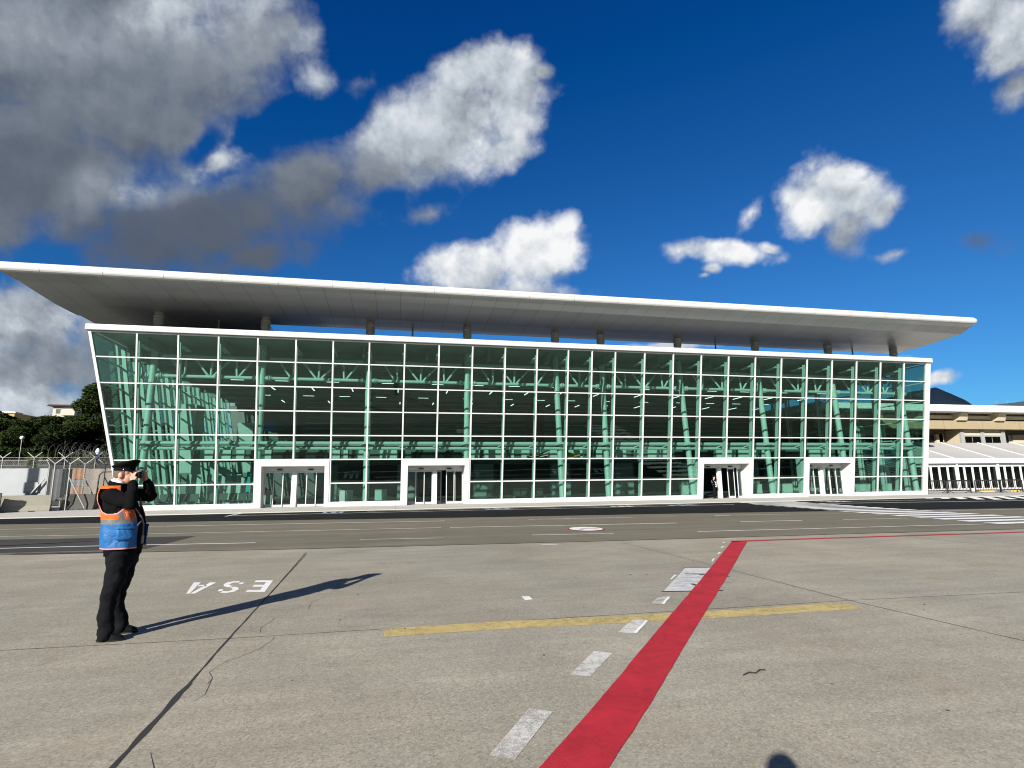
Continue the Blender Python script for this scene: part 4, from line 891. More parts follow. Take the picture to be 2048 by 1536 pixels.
def coil(p0, p1, r, turns, t, name='razor_wire', ph=0.):
    p0, p1 = Vector(p0), Vector(p1); d = (p1-p0).normalized(); s = d.cross(Vector((0, 0, 1))); up = Vector((0, 0, 1)); pts = []
    n = int(turns*14)
    for i in range(n+1): q = 2*math.pi*turns*i/n+ph; pts.append(p0.lerp(p1, i/n)+s*math.cos(q)*r+up*math.sin(q)*r*(1+.12*math.sin(i*.37)))
    m = MB(); m.tube(pts, .011, 4, 0, False)
    return m.build(name, M_WIRE, t)
def panel(pts, z0, z1, mat, t, name, y=0.0, thick=.03):
    m = MB(); a, b = Vector(pts[0]), Vector(pts[1]); n = 10; d = (b-a).normalized(); nr = Vector((-d.y, d.x, 0))
    for o in (0, 1):
        vs = []
        for i in range(n+1):
            p = a.lerp(b, i/n); w = .05*math.sin(i*1.9+a.x) if name == 'hoarding' else 0
            vs += [p+nr*(w+o*thick)+Vector((0, 0, z0)), p+nr*(w+o*thick)+Vector((0, 0, z1-.04*abs(math.sin(i*1.3))))]
        m.add(vs, [(2*i, 2*i+2, 2*i+3, 2*i+1) for i in range(n)], 0, True)
    return m.build(name, mat, t)
# front fence with grey hoarding
F1 = empty('security_fence', (-24, 38.6, .05), 'chain link fence with grey fabric hoarding behind the pale barrier', 'fence')
for x, b in ((-29, 0), (-26, 0), (-23.6, 0)): ypost((x, 38.75, .05), 2.75, (0, 1, 0), F1, False, True)
ypost((-20.75, 38.75, .05), 2.72, (1, 0, 0), F1, False, True)
m = MB(); m.bar((-20.9, 38.7, 1.95), (-22.0, 38.55, .3), (0, 1, 0), .06, .06); m.build('brace', M_GALV, F1)
panel([(-30, 38.8, 0), (-20.85, 38.8, 0)], .7, 2.62, M_FABG, F1, 'hoarding'); panel([(-30, 38.7, 0), (-20.75, 38.7, 0)], 2.64, 3.05, M_MESH, F1, 'wire_mesh', thick=.004)
for z in (2.78, 3.05): m = MB(); m.tube([(-30, 38.72, z), (-20.8, 38.72, z)], .014, 5); m.build('strand', M_GALV, F1)
m = MB(); m.box(-22.0, -21.2, 38.70, 38.745, 1.15, 1.75); m.build('notice', plain('faded_notice', (.33, .34, .34), .8), F1)
# side fence running back along the terminal
F2 = empty('security_fence', (-19.7, 40, .05), 'mesh fence with Y topped posts running back beside the terminal', 'fence')
FP = [(-20.25, 38.35), (-19.62, 38.7), (-19.45, 40.0), (-19.2, 42.0), (-19.0, 44.4), (-18.8, 47)]
for i, (x, y) in enumerate(FP[:5]): ypost((x, y, .05), 2.80, (1, .1, 0), F2, i > 0)
for a, b in zip(FP[:-1], FP[1:]): panel([a+(0,), b+(0,)], .1, 2.78, M_MESH, F2, 'wire_mesh', thick=.004)
M_OR = plain('faded_orange_sheet', (.27, .16, .10), .8, var=.15, scale=3); M_PK = plain('beige_sheet', (.26, .23, .20), .8, var=.12, scale=2); M_GF = plain('dark_grey_sheet', (.09, .095, .10), .85, var=.2, scale=1.5); M_GF2 = plain('mid_grey_sheet', (.19, .195, .195), .85, var=.2, scale=1.5)
panel([(-20.1, 38.9, 0), (-19.75, 39.3, 0)], .8, 2.6, M_FABG, F2, 'hoarding'); panel([(-22.9, 43.1, 0), (-21.92, 43.1, 0)], .5, 2.66, M_GF, F2, 'hoarding')
panel([(-21.9, 43, 0), (-20.85, 43, 0)], 1.95, 2.70, M_OR, F2, 'hoarding'); panel([(-21.9, 43.04, 0), (-20.85, 43.04, 0)], 1.45, 1.96, M_GF2, F2, 'hoarding'); panel([(-21.9, 43.0, 0), (-20.85, 43.0, 0)], .9, 1.46, M_OR, F2, 'hoarding'); panel([(-20.84, 43.05, 0), (-18.3, 43.2, 0)], .3, 2.66, M_PK, F2, 'hoarding')
coil((-19.2, 38.6, 3.25), (-18.75, 47, 3.25), .42, 17, F2); coil((-19.35, 38.6, 3.2), (-18.9, 47, 3.2), .36, 13, F2, ph=1.)
# rear fence
F3 = empty('security_fence', (-22, 46, .05), 'farther fence with Y topped posts and razor wire before the trees', 'fence')
for k in range(6): ypost((-27.6+1.95*k, 46, .05), 3.45, (1, 0, 0), F3, False)
panel([(-36, 46.02, 0), (-17.0, 46.02, 0)], .1, 3.45, M_MESH, F3, 'wire_mesh', thick=.004); panel([(-36, 46.1, 0), (-17.2, 46.1, 0)], .1, 3.0, plain('dark_green_netting', (.018, .021, .019), .9), F3, 'hoarding')
m = MB(); m.tube([(-36, 46, 3.52), (-17, 46, 3.5)], .014, 5); m.build('strand', M_GALV, F3)
coil((-25.4, 46, 4.0), (-19.4, 46, 3.85), .62, 13, F3); coil((-24.2, 45.9, 3.85), (-19.4, 45.9, 3.8), .5, 11, F3, ph=2.)
t = empty('plastic_bag', (-21.3, 45.3, 3.6), 'blue and white plastic bag caught on the razor wire', 'bag')
m = MB(); m.ell((-21.3, 45.25, 3.92), (.15, .1, .24), None, 12, 8)
m.v = [(x+.04*noise.noise(Vector((x*7, y*7, z*7))), y+.04*noise.noise(Vector((z*8, x*8, y))), z) for x, y, z in m.v]; m.build('sack', plain('bag_plastic', (.62, .74, .86), .35, var=.2, scale=9), t)
m = MB(); m.ell((-21.27, 45.24, 3.5), (.12, .07, .14), None, 10, 7); m.build('torn_end', plain('blue_bag_plastic', (.04, .06, .16), .5), t)
m = MB()                                                             # digger cab behind the mesh
t = empty('machine_cab', (-19.2, 42.6, .05), 'grey machine cab frame behind the mesh beside the officer', 'machine')
m.tube([(-19.75, 42.4, .9), (-19.7, 42.4, 2.2), (-19.5, 42.4, 2.4), (-18.8, 42.4, 2.4), (-18.6, 42.4, .9), (-19.75, 42.4, .9)], .05, 6); m.build('cab_frame', M_DGREY, t)
m = MB(); m.box(-19.7, -18.7, 42.42, 43.0, .06, 1.35); m.build('body', M_GF2, t)
# lamp mast outside the frame: its shadow falls over hoarding and barrier
t = empty('lamp_mast', (-27.9, 30.9, 0), 'tall grey lamp mast standing left of the view', 'lamp mast')
m = MB(); m.tube([(-27.9, 30.9, 0), (-27.9, 30.9, 12)], [.26, .2], 12); m.build('mast', M_GALV, t); m = MB(); m.box(-28.6, -27.2, 30.6, 31.2, 12, 12.3); m.build('lamp_head', M_GREY, t)

def leaf_mesh(name, clumps, per, size, mat, seed, flat=.7):
    r = np.random.default_rng(seed); V_ = []
    for (cx, cy, cz, rad) in clumps:
        d = r.normal(size=(per, 3)); d /= np.linalg.norm(d, axis=1)[:, None]
        rr = rad*r.uniform(.35, 1., per)**.5; c = np.array([cx, cy, cz])+d*rr[:, None]*np.array([1, 1, flat])
        a = r.normal(size=(per, 3)); a[:, 2] *= .6; a /= np.linalg.norm(a, axis=1)[:, None]
        b = np.cross(a, r.normal(size=(per, 3))); b /= np.linalg.norm(b, axis=1)[:, None]
        s = size*r.uniform(.5, 1.4, per)[:, None]
        V_.append(np.stack([c-a*s*.7-b*s*.25, c+a*s*.7-b*s*.2, c+a*s*.5+b*s*.3, c-a*s*.5+b*s*.3], 1).reshape(-1, 3))
    v = np.concatenate(V_); n = len(v)//4
    me = bpy.data.meshes.new(name); me.vertices.add(len(v)); me.vertices.foreach_set('co', v.ravel()); me.loops.add(4*n); me.loops.foreach_set('vertex_index', np.arange(4*n)); me.polygons.add(n); me.polygons.foreach_set('loop_start', np.arange(0, 4*n, 4)); me.update(calc_edges=True); me.materials.append(mat); return me
def pine_kind(h, spread, seed):
    r = random.Random(seed); t = MB(); t.tube([(0, 0, 0), (.15, .1, h*.3), (-.1, .2, h*.6), (.1, 0, h*.85)], [.26, .22, .16, .06], 8); cl = []
    for k in range(30):
        q = r.uniform(0, 6.28); f = r.uniform(.34, 1.0); rad = spread*(1-.55*max(0, f-.55)/.45)*r.uniform(.25, 1.)
        x, y, z = math.cos(q)*rad, math.sin(q)*rad, h*f*.93
        cl.append((x, y, z, r.uniform(.65, 1.2)*spread/3.6))
        if k % 2 == 0: t.tube([(0, .1, z*.72), (x*.6, y*.6, z*.9), (x*.95, y*.95, z)], [.09, .05, .02], 5)
    return t, cl
PK = []
for k, (h, sp) in enumerate([(9.5, 3.9), (8.6, 4.2), (10.5, 3.6)]):
    tm, cl = pine_kind(h, sp, 30+k); PK.append((tm.mesh('trunk', M_BARK), leaf_mesh('crown', cl, 900, .19, M_LEAF, 50+k, .6)))
TP = [(-41, 66, 1, .98, 'at the left frame edge'), (-37.2, 70, 0, .92, 'below the yellow house'), (-34.5, 64, 1, .92, 'second row, left of the white house'), (-33.3, 73, 2, .88, 'under the white house'), (-29.6, 58, 1, .80, 'right of the white house'), (-31.0, 66, 2, 1.06, 'tallest, beside the sloping glass corner'), (-27.6, 61, 2, 1.04, 'touching the sloping glass corner'),
      (-38.5, 58, 1, .74, 'low and near, behind the grey hoarding'), (-33, 56, 1, .72, 'low and near, behind the rear fence'), (-28.4, 55, 0, .74, 'low and near, behind the razor wire'), (-24.5, 57, 1, .95, 'partly hidden by the glass corner'), (-36, 60, 2, .70, 'dark one deep in the middle of the row'), (-31, 58, 0, .66, 'short one deep in the middle of the row'), (-45, 70, 0, .95, 'just outside the left frame edge')]
for i, (x, y, k, s, lb) in enumerate(TP):
    t = empty('pine_tree', (x, y, 0), 'dark green pine tree '+lb, 'tree', 'pines beyond the fence'); t.scale = (s*1.08, s*1.08, s*1.07); t.rotation_euler = (0, 0, i*1.7)
    for nm, me in (('trunk', PK[k][0]), ('crown', PK[k][1])): o = bpy.data.objects.new(nm, me); COL.objects.link(o); o.parent = t
SHM = leaf_mesh('foliage', [(random.uniform(-.9, .9), random.uniform(-.5, .5), random.uniform(.4, 2.2), .55) for _ in range(9)], 220, .2, M_LEAF2, 9)
stm = MB()
for k in range(5): stm.tube([(0, 0, 0), (.3*math.cos(k*1.3), .3*math.sin(k*1.3), 1), (.8*math.cos(k*1.3), .5*math.sin(k*1.3), 2)], [.05, .04, .015], 5)
STM = stm.mesh('stem', M_BARK)
for i, (x, y, s, lb) in enumerate([(-30.6, 51, 1.7, 'left of the globe lamp'), (-27.0, 51.5, 1.9, 'right of the globe lamp'), (-24.2, 50.5, 1.8, 'behind the razor wire'), (-21.8, 50, 1.6, 'beside the glass corner')]):
    t = empty('shrub', (x, y, 0), 'olive green shrub beyond the rear fence, '+lb, 'shrub', 'shrubs beyond the rear fence'); t.scale = (s, s, s); t.rotation_euler = (0, 0, i)
    for nm, me in (('stem', STM), ('foliage', SHM)): o = bpy.data.objects.new(nm, me); COL.objects.link(o); o.parent = t
t = empty('street_lamp', (-28.9, 50, 0), 'small street lamp with white globe among the pines', 'lamp'); m = MB(); m.tube([(-28.9, 50, 0), (-28.9, 50, 5.1)], .03, 8); m.build('pole', M_GREY, t); m = MB(); m.ell((-28.9, 50, 5.22), (.15, .15, .15)); m.build('globe', M_LAMPW, t)
# houses on the hillside
def house(x, y, z, w, d, h, wallm, roofm, lb, wins, rw=.5, tilt=.25, balcony=None):
    t = empty('hillside_house', (x, y, z), lb, 'house'); m = MB(); m.box(x, x+w, y, y+d, z-4, z+h); wl = m.build('wall', wallm, t)
    m = MB(); m.hexa([(x-rw, y-rw, z+h+.01), (x+w+rw, y-rw, z+h+.01), (x+w+rw, y+d+rw, z+h+.01), (x-rw, y+d+rw, z+h+.01), (x-rw+.2, y-rw+.2, z+h+.28), (x+w+rw-.2, y-rw+.2, z+h+.28), (x+w-.5, y+d*.5, z+h+.28+tilt), (x+.5, y+d*.5, z+h+.28+tilt)]); m.build('roof', roofm, t)
    for a, b, c, e in wins:
        m = MB(); m.box(x+a, x+a+b, y-.03, y+.05, z+c, z+c+e); m.build('window', M_BLACK, t)
    if balcony:
        a, b, c, e = balcony; m = MB(); m.box(x+a, x+a+b, y-1.1, y-.03, z+c, z+c+e); m.build('balcony', wallm, t)
    return t
house(-60.6, 112, 12.3, 4.6, 3.4, 2.9, plain('cream_render', (.44, .41, .34), .8), plain('dark_red_tiles', (.055, .014, .016), .8), 'cream house with dark red roof among the pines on the hillside', [(.5, .8, 1.6, .8), (2.2, 1.4, .1, .9), (3.6, .6, 1.6, .9)], .7, .25, (1.8, 2.2, 1.2, .9))
house(-71.6, 112, 12.0, 5.2, 6, 1.85, plain('yellow_render', (.44, .31, .10), .8), plain('white_parapet', (.8, .8, .78), .7), 'yellow house with white parapet at the left frame edge', [(1.6, .9, .4, .8), (3.9, .6, .5, .7)], .3, .1)

# ------------------------------------------------------------------ people
M_SKIN = plain('skin', (.50, .27, .19), .5, var=.12, scale=30)
M_HAIR = plain('short_hair', (.10, .07, .055), .8, var=.2, scale=60)
M_UNI = mk_cloth('black_uniform', (.004, .004, .0048), .9, .08, .5, 7.)
M_TROU = mk_cloth('black_trousers', (.0052, .0057, .0075), .9, .12, .6, 6.)
M_SHOE = plain('polished_black_leather', (.006, .006, .006), .2, spec=.3)
M_CAP = plain('black_cap_cloth', (.004, .0042, .0045), .9, spec=.1); M_PEAK = plain('black_gloss_peak', (.008, .008, .008), .15)
M_ORG = mk_cloth('orange_vest', (.62, .115, .016), .75, .2, .6, 10.); M_BLUV = mk_cloth('blue_vest', (.011, .105, .30), .55, .35, .7, 9.)
M_REF = mk_cloth('reflective_tape', (.13, .13, .135), .4, .5, .3, 12.); M_PIP = plain('pink_piping', (.55, .22, .24), .7); M_SHIRT = plain('white_shirt', (.75, .75, .78), .8)
M_GOLD = plain('chrome_button', (.8, .8, .78), .15, 1.)
def loft(mb, rings, n=28, mi=0, p=2.3):
    """stack of superellipse rings: (cx, cy, cz, rx, ry[, tilt about y])"""
    out = []
    for r in rings:
        cx, cy, cz, rx, ry = r[:5]; tl = r[5] if len(r) > 5 else 0; ring = []
        for k in range(n):
            q = 2*math.pi*k/n; c, s_ = math.cos(q), math.sin(q)
            x = rx*math.copysign(abs(c)**(2/p), c); y = ry*math.copysign(abs(s_)**(2/p), s_)
            ring.append((cx+x*math.cos(tl), cy+y, cz+x*math.sin(tl)))
        out.append(ring)
    mb.rings(out, mi, True, True)
def limb(mb, pts, rs, n=16):
    P = [Vector(p) for p in pts]; Q = []; RR = []
    for i in range(len(P)-1):
        for k in range(4): f = k/4; Q.append(P[i].lerp(P[i+1], f)); RR.append(rs[i]+(rs[i+1]-rs[i])*f)
    Q.append(P[-1]); RR.append(rs[-1]); mb.tube(Q, RR, n)
    for p, r in ((P[0], rs[0]), (P[-1], rs[-1])): mb.ell(p, (r, r, r), None, 12, 8)
    for p, r in zip(P[1:-1], rs[1:-1]): mb.ell(p, (r*1.02, r*1.02, r*1.02), None, 12, 8)
def hand(mb, wrist, palm, ndir, fdirs, thumb, s=1.):
    """palm, four bent fingers of different length, a thumb"""
    w, p, nd = Vector(wrist), Vector(palm), Vector(ndir).normalized(); ax = (p-w).normalized(); side = ax.cross(nd).normalized()
    limb(mb, [w, w.lerp(p, .6)], [.027*s, .028*s], 10)
    for k in range(4): o = side*(.026-.0175*k)*s; limb(mb, [w.lerp(p, .45)+o*.6, p+o], [.017*s, .0115*s], 8)
    for k, (L_, r) in enumerate(((.068, .0088), (.078, .009), (.072, .0086), (.056, .0078))):
        a = p+side*(.026-.0175*k)*s; d1, d2 = Vector(fdirs[0]).normalized(), Vector(fdirs[1]).normalized(); d1 = (d1+side*(.10-.07*k)).normalized()
        limb(mb, [a, a+d1*L_*.5*s, a+d1*L_*.5*s+d2*L_*.52*s], [r*s, r*.95*s, r*.8*s], 8)
    limb(mb, [w.lerp(p, .35)+side*.02*s, w.lerp(p, .6)+side*.045*s, Vector(thumb)], [.0145*s, .0115*s, .0085*s], 8)

# ---- the officer, seen from his right side, looking through a small camera
OX, OY = -3.0, 7.36
TOR = [(-.085, 0, .90, .172, .205), (-.088, 0, .99, .176, .21), (-.098, 0, 1.10, .182, .214), (-.10, 0, 1.22, .185, .217), (-.118, 0, 1.33, .176, .218), (-.145, 0, 1.43, .165, .22), (-.175, 0, 1.52, .146, .22), (-.20, 0, 1.60, .122, .205), (-.215, 0, 1.655, .105, .16), (-.212, 0, 1.70, .082, .095), (-.205, 0, 1.735, .072, .078)]
sh_n, el_n, wr_n = (-.19, -.215, 1.585), (.065, -.285, 1.495), (.0, -.14, 1.715)
sh_f, el_f, wr_f = (-.185, .215, 1.595), (.045, .255, 1.565), (.045, .13, 1.735)
hip_n, kn_n, an_n = (-.075, -.105, .90), (-.125, -.125, .475), (-.105, -.15, .075)
hip_f, kn_f, an_f = (-.09, .105, .90), (-.155, .135, .475), (-.105, .185, .075)
OFF = empty('person', (OX, OY, 0), 'officer in peaked cap and orange and blue vest holding a camera to his face', 'person')
body = MB()
loft(body, [(x, y, z, a*.86, b*.86) for x, y, z, a, b in TOR])
for a_, b_, c_ in ((sh_n, el_n, wr_n), (sh_f, el_f, wr_f)): limb(body, [a_, b_, c_], [.06, .05, .032])
for a_, b_, c_ in ((hip_n, kn_n, an_n), (hip_f, kn_f, an_f)): limb(body, [a_, b_, c_], [.095, .06, .045])
for an in (an_n, an_f): limb(body, [(an[0]-.02, an[1], .075), (an[0]+.06, an[1], .045)], [.03, .022])
limb(body, [(-.215, 0, 1.66), (-.175, 0, 1.80)], [.068, .064])
body.ell((-.165, 0, 1.855), (.103, .079, .098)); body.ell((-.118, 0, 1.79), (.072, .061, .082), Matrix.Rotation(-.25, 3, 'Y')); body.ell((-.085, 0, 1.742), (.034, .034, .026))
body.ell((-.046, 0, 1.80), (.016, .013, .022)); body.ell((-.052, 0, 1.766), (.012, .024, .008)); body.ell((-.066, 0, 1.845), (.02, .05, .012))
for s in (-1, 1):
    body.ell((-.168, s*.080, 1.812), (.024, .011, .036), Matrix.Rotation(.15, 3, 'Y')); body.ell((-.150, s*.076, 1.80), (.012, .010, .014)); body.ell((-.062, s*.032, 1.826), (.012, .013, .010))
hand(body, wr_n, (-.032, -.086, 1.800), (-.3, -1, .1), [(.25, .35, 1), (.75, .7, .35)], (-.035, -.045, 1.782))
hand(body, wr_f, (.015, .083, 1.812), (-.2, 1, .1), [(.25, -.35, 1), (.75, -.7, .35)], (-.01, .045, 1.785))
link('body', voxel(body, .0062, 3, .4), M_SKIN, OFF)
# hair: a close cropped shell around the back of the skull
hm = MB(); loft(hm, [(-.176, 0, 1.785, .088, .073), (-.172, 0, 1.82, .099, .080), (-.168, 0, 1.87, .105, .0825)], 30); hm.f = [f for f in hm.f if len(f) == 4 and sum(hm.v[i][0] for i in f)/4 < -.135]; hm.mi = [0]*len(hm.f); hm.sm = [True]*len(hm.f)
link('hair', hm.mesh('hair', M_HAIR), [], OFF)
jk = MB(); loft(jk, TOR)
for a_, b_, c_ in ((sh_n, el_n, wr_n), (sh_f, el_f, wr_f)): limb(jk, [a_, b_, c_], [.086, .071, .047])
limb(jk, [(-.2, -.1, 1.62), sh_n], [.06, .085]); limb(jk, [(-.2, .1, 1.62), sh_f], [.06, .085])
jm = voxel(jk, .011, 6, .5)
def wrinkle(me, amp, sc, dirn=(1, 1, 1)):
    d = Vector(dirn)
    for v_ in me.vertices:
        n_ = noise.fractal(Vector((v_.co.x*d.x, v_.co.y*d.y, v_.co.z*d.z))*sc, 1., 2., 3); v_.co = v_.co+v_.normal*n_*amp
    me.update()
wrinkle(jm, .010, 9, (1, 1, 1.5)); link('jacket', jm, M_UNI, OFF)
tr = MB(); loft(tr, [(-.083, 0, .80, .15, .18), (-.083, 0, .92, .162, .196), (-.09, 0, 1.02, .162, .196)])
for a_, b_, c_ in ((hip_n, kn_n, an_n), (hip_f, kn_f, an_f)):
    A1, B1, C1 = Vector(a_), Vector(b_), Vector(c_)
    limb(tr, [A1, A1.lerp(B1, .5)+Vector((.02, 0, 0)), B1, B1.lerp(C1, .45)+Vector((-.018, 0, 0)), C1+Vector((0, 0, .05)), C1+Vector((.0, 0, -.012))], [.120, .108, .083, .077, .075, .078])
tm_ = voxel(tr, .011, 5, .5); wrinkle(tm_, .0125, 8, (1, 1, 1.3)); link('trousers', tm_, M_TROU, OFF)
for an in (an_n, an_f):                                             # polished shoes
    x, y = an[0], an[1]; s = MB()
    loft(s, [(x+.048, y, .006, .136, .046), (x+.048, y, .022, .138, .048), (x+.05, y, .030, .136, .047), (x+.045, y, .052, .126, .044), (x+.008, y, .078, .102, .041), (x-.03, y, .105, .062, .040), (x-.035, y, .135, .056, .040)], 26)
    sole = MB(); loft(sole, [(x+.048, y, 0, .138, .047), (x+.049, y, .016, .143, .050)], 26)
    so_ = link('shoe', s.mesh('shoe', M_SHOE), [], OFF); hb = MB(); 
    link('sole', sole.mesh('sole', M_BLACK), [], so_)
sc_ = MB(); loft(sc_, [(-.205, 0, 1.715, .083, .088, -.15), (-.203, 0, 1.755, .077, .082, -.15)], 28); link('shirt_collar', sc_.mesh('c', M_SHIRT), [], OFF)
jc = MB(); loft(jc, [(-.21, 0, 1.69, .105, .118, -.25), (-.207, 0, 1.735, .090, .094, -.25)], 28); link('jacket_collar', jc.mesh('c', M_UNI), [], OFF)
# cap: band, flared crown raised at the front, gloss peak
cp = MB(); loft(cp, [(-.162, 0, 1.868, .113, .090, .03), (-.160, 0, 1.905, .114, .091, .05)], 36, 0, 2.); loft(cp, [(-.160, 0, 1.903, .115, .092, .05), (-.155, 0, 1.925, .133, .116, .15), (-.150, 0, 1.945, .146, .134, .24), (-.150, 0, 1.953, .146, .134, .26), (-.150, 0, 1.966, .12, .11, .27), (-.150, 0, 1.972, .06, .055, .27)], 36, 0, 2.)
cap = link('cap', cp.mesh('cap', M_CAP), [], OFF)
pk = MB(); vs = []
for k in range(15):
    q = R_(-62+124*k/14); c, s_ = math.cos(q), math.sin(q); e = math.cos(q*1.25)
    vs += [(-.162+.113*c, .090*s_, 1.872), (-.162+(.113+.062*max(.1, e))*c, .097*s_, 1.872-.038*max(.1, e))]
for o in (0, .005): pk.add([(x, y, z+o) for x, y, z in vs], [(2*k, 2*k+1, 2*k+3, 2*k+2) for k in range(14)], 0, True)
link('peak', pk.mesh('peak', M_PEAK), [], cap)
bt = MB()
for s in (-1, 1): bt.ell((-.135, s*.092, 1.879), (.007, .005, .007), None, 8, 6)
link('button', bt.mesh('b', M_GOLD), [], cap)
# high visibility vest: open at the front, large arm holes
TZ = [t[2] for t in TOR]
def tor_at(z, grow):
    c = [np.interp(z, TZ, [t[i] for t in TOR]) for i in (0, 1, 3, 4)]; return c[0], c[1], c[2]+grow, c[3]+grow
NV, NH = 112, 92; vz = np.linspace(.985, 1.69, NH); gv = []
def tor_pt(q, z, g):
    cx, cy, rx, ry = tor_at(z, g); c, s_ = math.cos(q), math.sin(q); p = 2.3
    return (cx+rx*math.copysign(abs(c)**(2/p), c), cy+ry*math.copysign(abs(s_)**(2/p), s_), z)
for z in vz:
    for k in range(NV):
        q = 2*math.pi*k/NV; g = .020+.024*min(1, max(0, (z-1.45)/.1))+(.010*math.sin(q*7+z*9)*max(0, 1.25-z)/.3)+(.007*math.sin(q*6+z*17)*min(1, max(0, (1.27-z)/.08)))+.006*noise.noise(Vector((q*2, z*9, 1)))
        gv.append(tor_pt(q, z, g))
vm_ = MB(); fs = {0: [], 1: [], 2: [], 3: [], 4: []}
for j in range(NH-1):
    for k in range(NV):
        q = math.degrees(2*math.pi*(k+.5)/NV); q = q-360 if q > 180 else q; z = (vz[j]+vz[j+1])/2
        op = 26 if z < 1.4 else 26+(z-1.4)/.29*26
        if abs(q) < op: continue
        dq = (abs(q)-96)/ (44 if z < 1.52 else 40); dz = (z-1.515)/.135
        rr_ = dq*dq+dz*dz
        if rr_ < 1 or (z > 1.515 and abs(dq) < .92 and z < 1.66 and abs(dq) < .9): continue
        mt = 0 if z > 1.322 else (2 if z > 1.262 else 1)
        if z > 1.322 and z < 1.47 and -76 < q < -60: mt = 2
        if z > 1.322 and z < 1.47 and 60 < q < 76: mt = 2
        if z < .998 or (rr_ < 1.16 and z > 1.33): mt = 3
        if abs(q) < op+3 and z > .998: mt = mt if z < 1.322 else 3
        fs[mt].append((j*NV+k, j*NV+(k+1) % NV, (j+1)*NV+(k+1) % NV, (j+1)*NV+k))
for mt, ff in fs.items():
    for f in ff: vm_.f.append(f); vm_.mi.append(mt); vm_.sm.append(True)
vm_.v = gv; vest = link('safety_vest', vm_.mesh('vest', [M_ORG, M_BLUV, M_REF, M_PIP]), [], OFF)
sm = vest.modifiers.new('thickness', 'SOLIDIFY'); sm.thickness = .006; sm.offset = 1
def patch(name, q0, q1, z0, z1, g, mat, parent):
    m = MB(); n = 8; vs = [tor_pt(R_(q0+(q1-q0)*i/n), z0+(z1-z0)*j/4, g) for j in range(5) for i in range(n+1)]
    m.add(vs, [(j*(n+1)+i, j*(n+1)+i+1, (j+1)*(n+1)+i+1, (j+1)*(n+1)+i) for j in range(4) for i in range(n)], 0, True); o = link(name, m.mesh(name, mat), [], parent); s_ = o.modifiers.new('t', 'SOLIDIFY'); s_.thickness = .006; s_.offset = 1
for q0, q1, z0, z1 in ((-84, -34, 1.085, 1.22), (34, 84, 1.085, 1.22)):
    patch('pocket', q0, q1, z0, z1, .036, M_BLUV, vest); patch('pocket_flap', q0-2, q1+2, z1-.012, z1+.012, .041, M_BLUV, vest)
patch('chest_tab', -56, -50, 1.335, 1.40, .034, M_PIP, vest)
ly = MB(); P3 = [tor_pt(R_(-30), 1.55, .03), tor_pt(R_(-24), 1.42, .05), tor_pt(R_(-14), 1.33, .05), tor_pt(R_(-9), 1.25, .045), tor_pt(R_(-11), 1.12, .05)]
ly.tube(P3, .009, 6); ly.tube([tor_pt(R_(-30), 1.24, .04), tor_pt(R_(-18), 1.28, .045), tor_pt(R_(-9), 1.30, .045)], .008, 6); a_ = P3[-1]; ly.box(a_[0]-.004, a_[0]+.004, a_[1]-.028, a_[1]+.028, a_[2]-.09, a_[2]); link('lanyard', ly.mesh('l', M_REF), [], OFF)
# the camera he holds
t = empty('camera', (OX+.005, OY, 1.81), 'small black camera held up to the officer\'s eyes', 'camera')
m = MB(); m.box(OX-.038, OX+.02, OY-.07, OY+.07, 1.778, 1.855); m.box(OX-.02, OX+.03, OY-.025, OY+.025, 1.855, 1.872); m.build('camera_body', M_BLACK, t)
m = MB(); m.tube([(OX+.02, OY, 1.815), (OX+.04, OY, 1.815)], [.033, .034], 16); m.build('lens', M_DGREY, t)

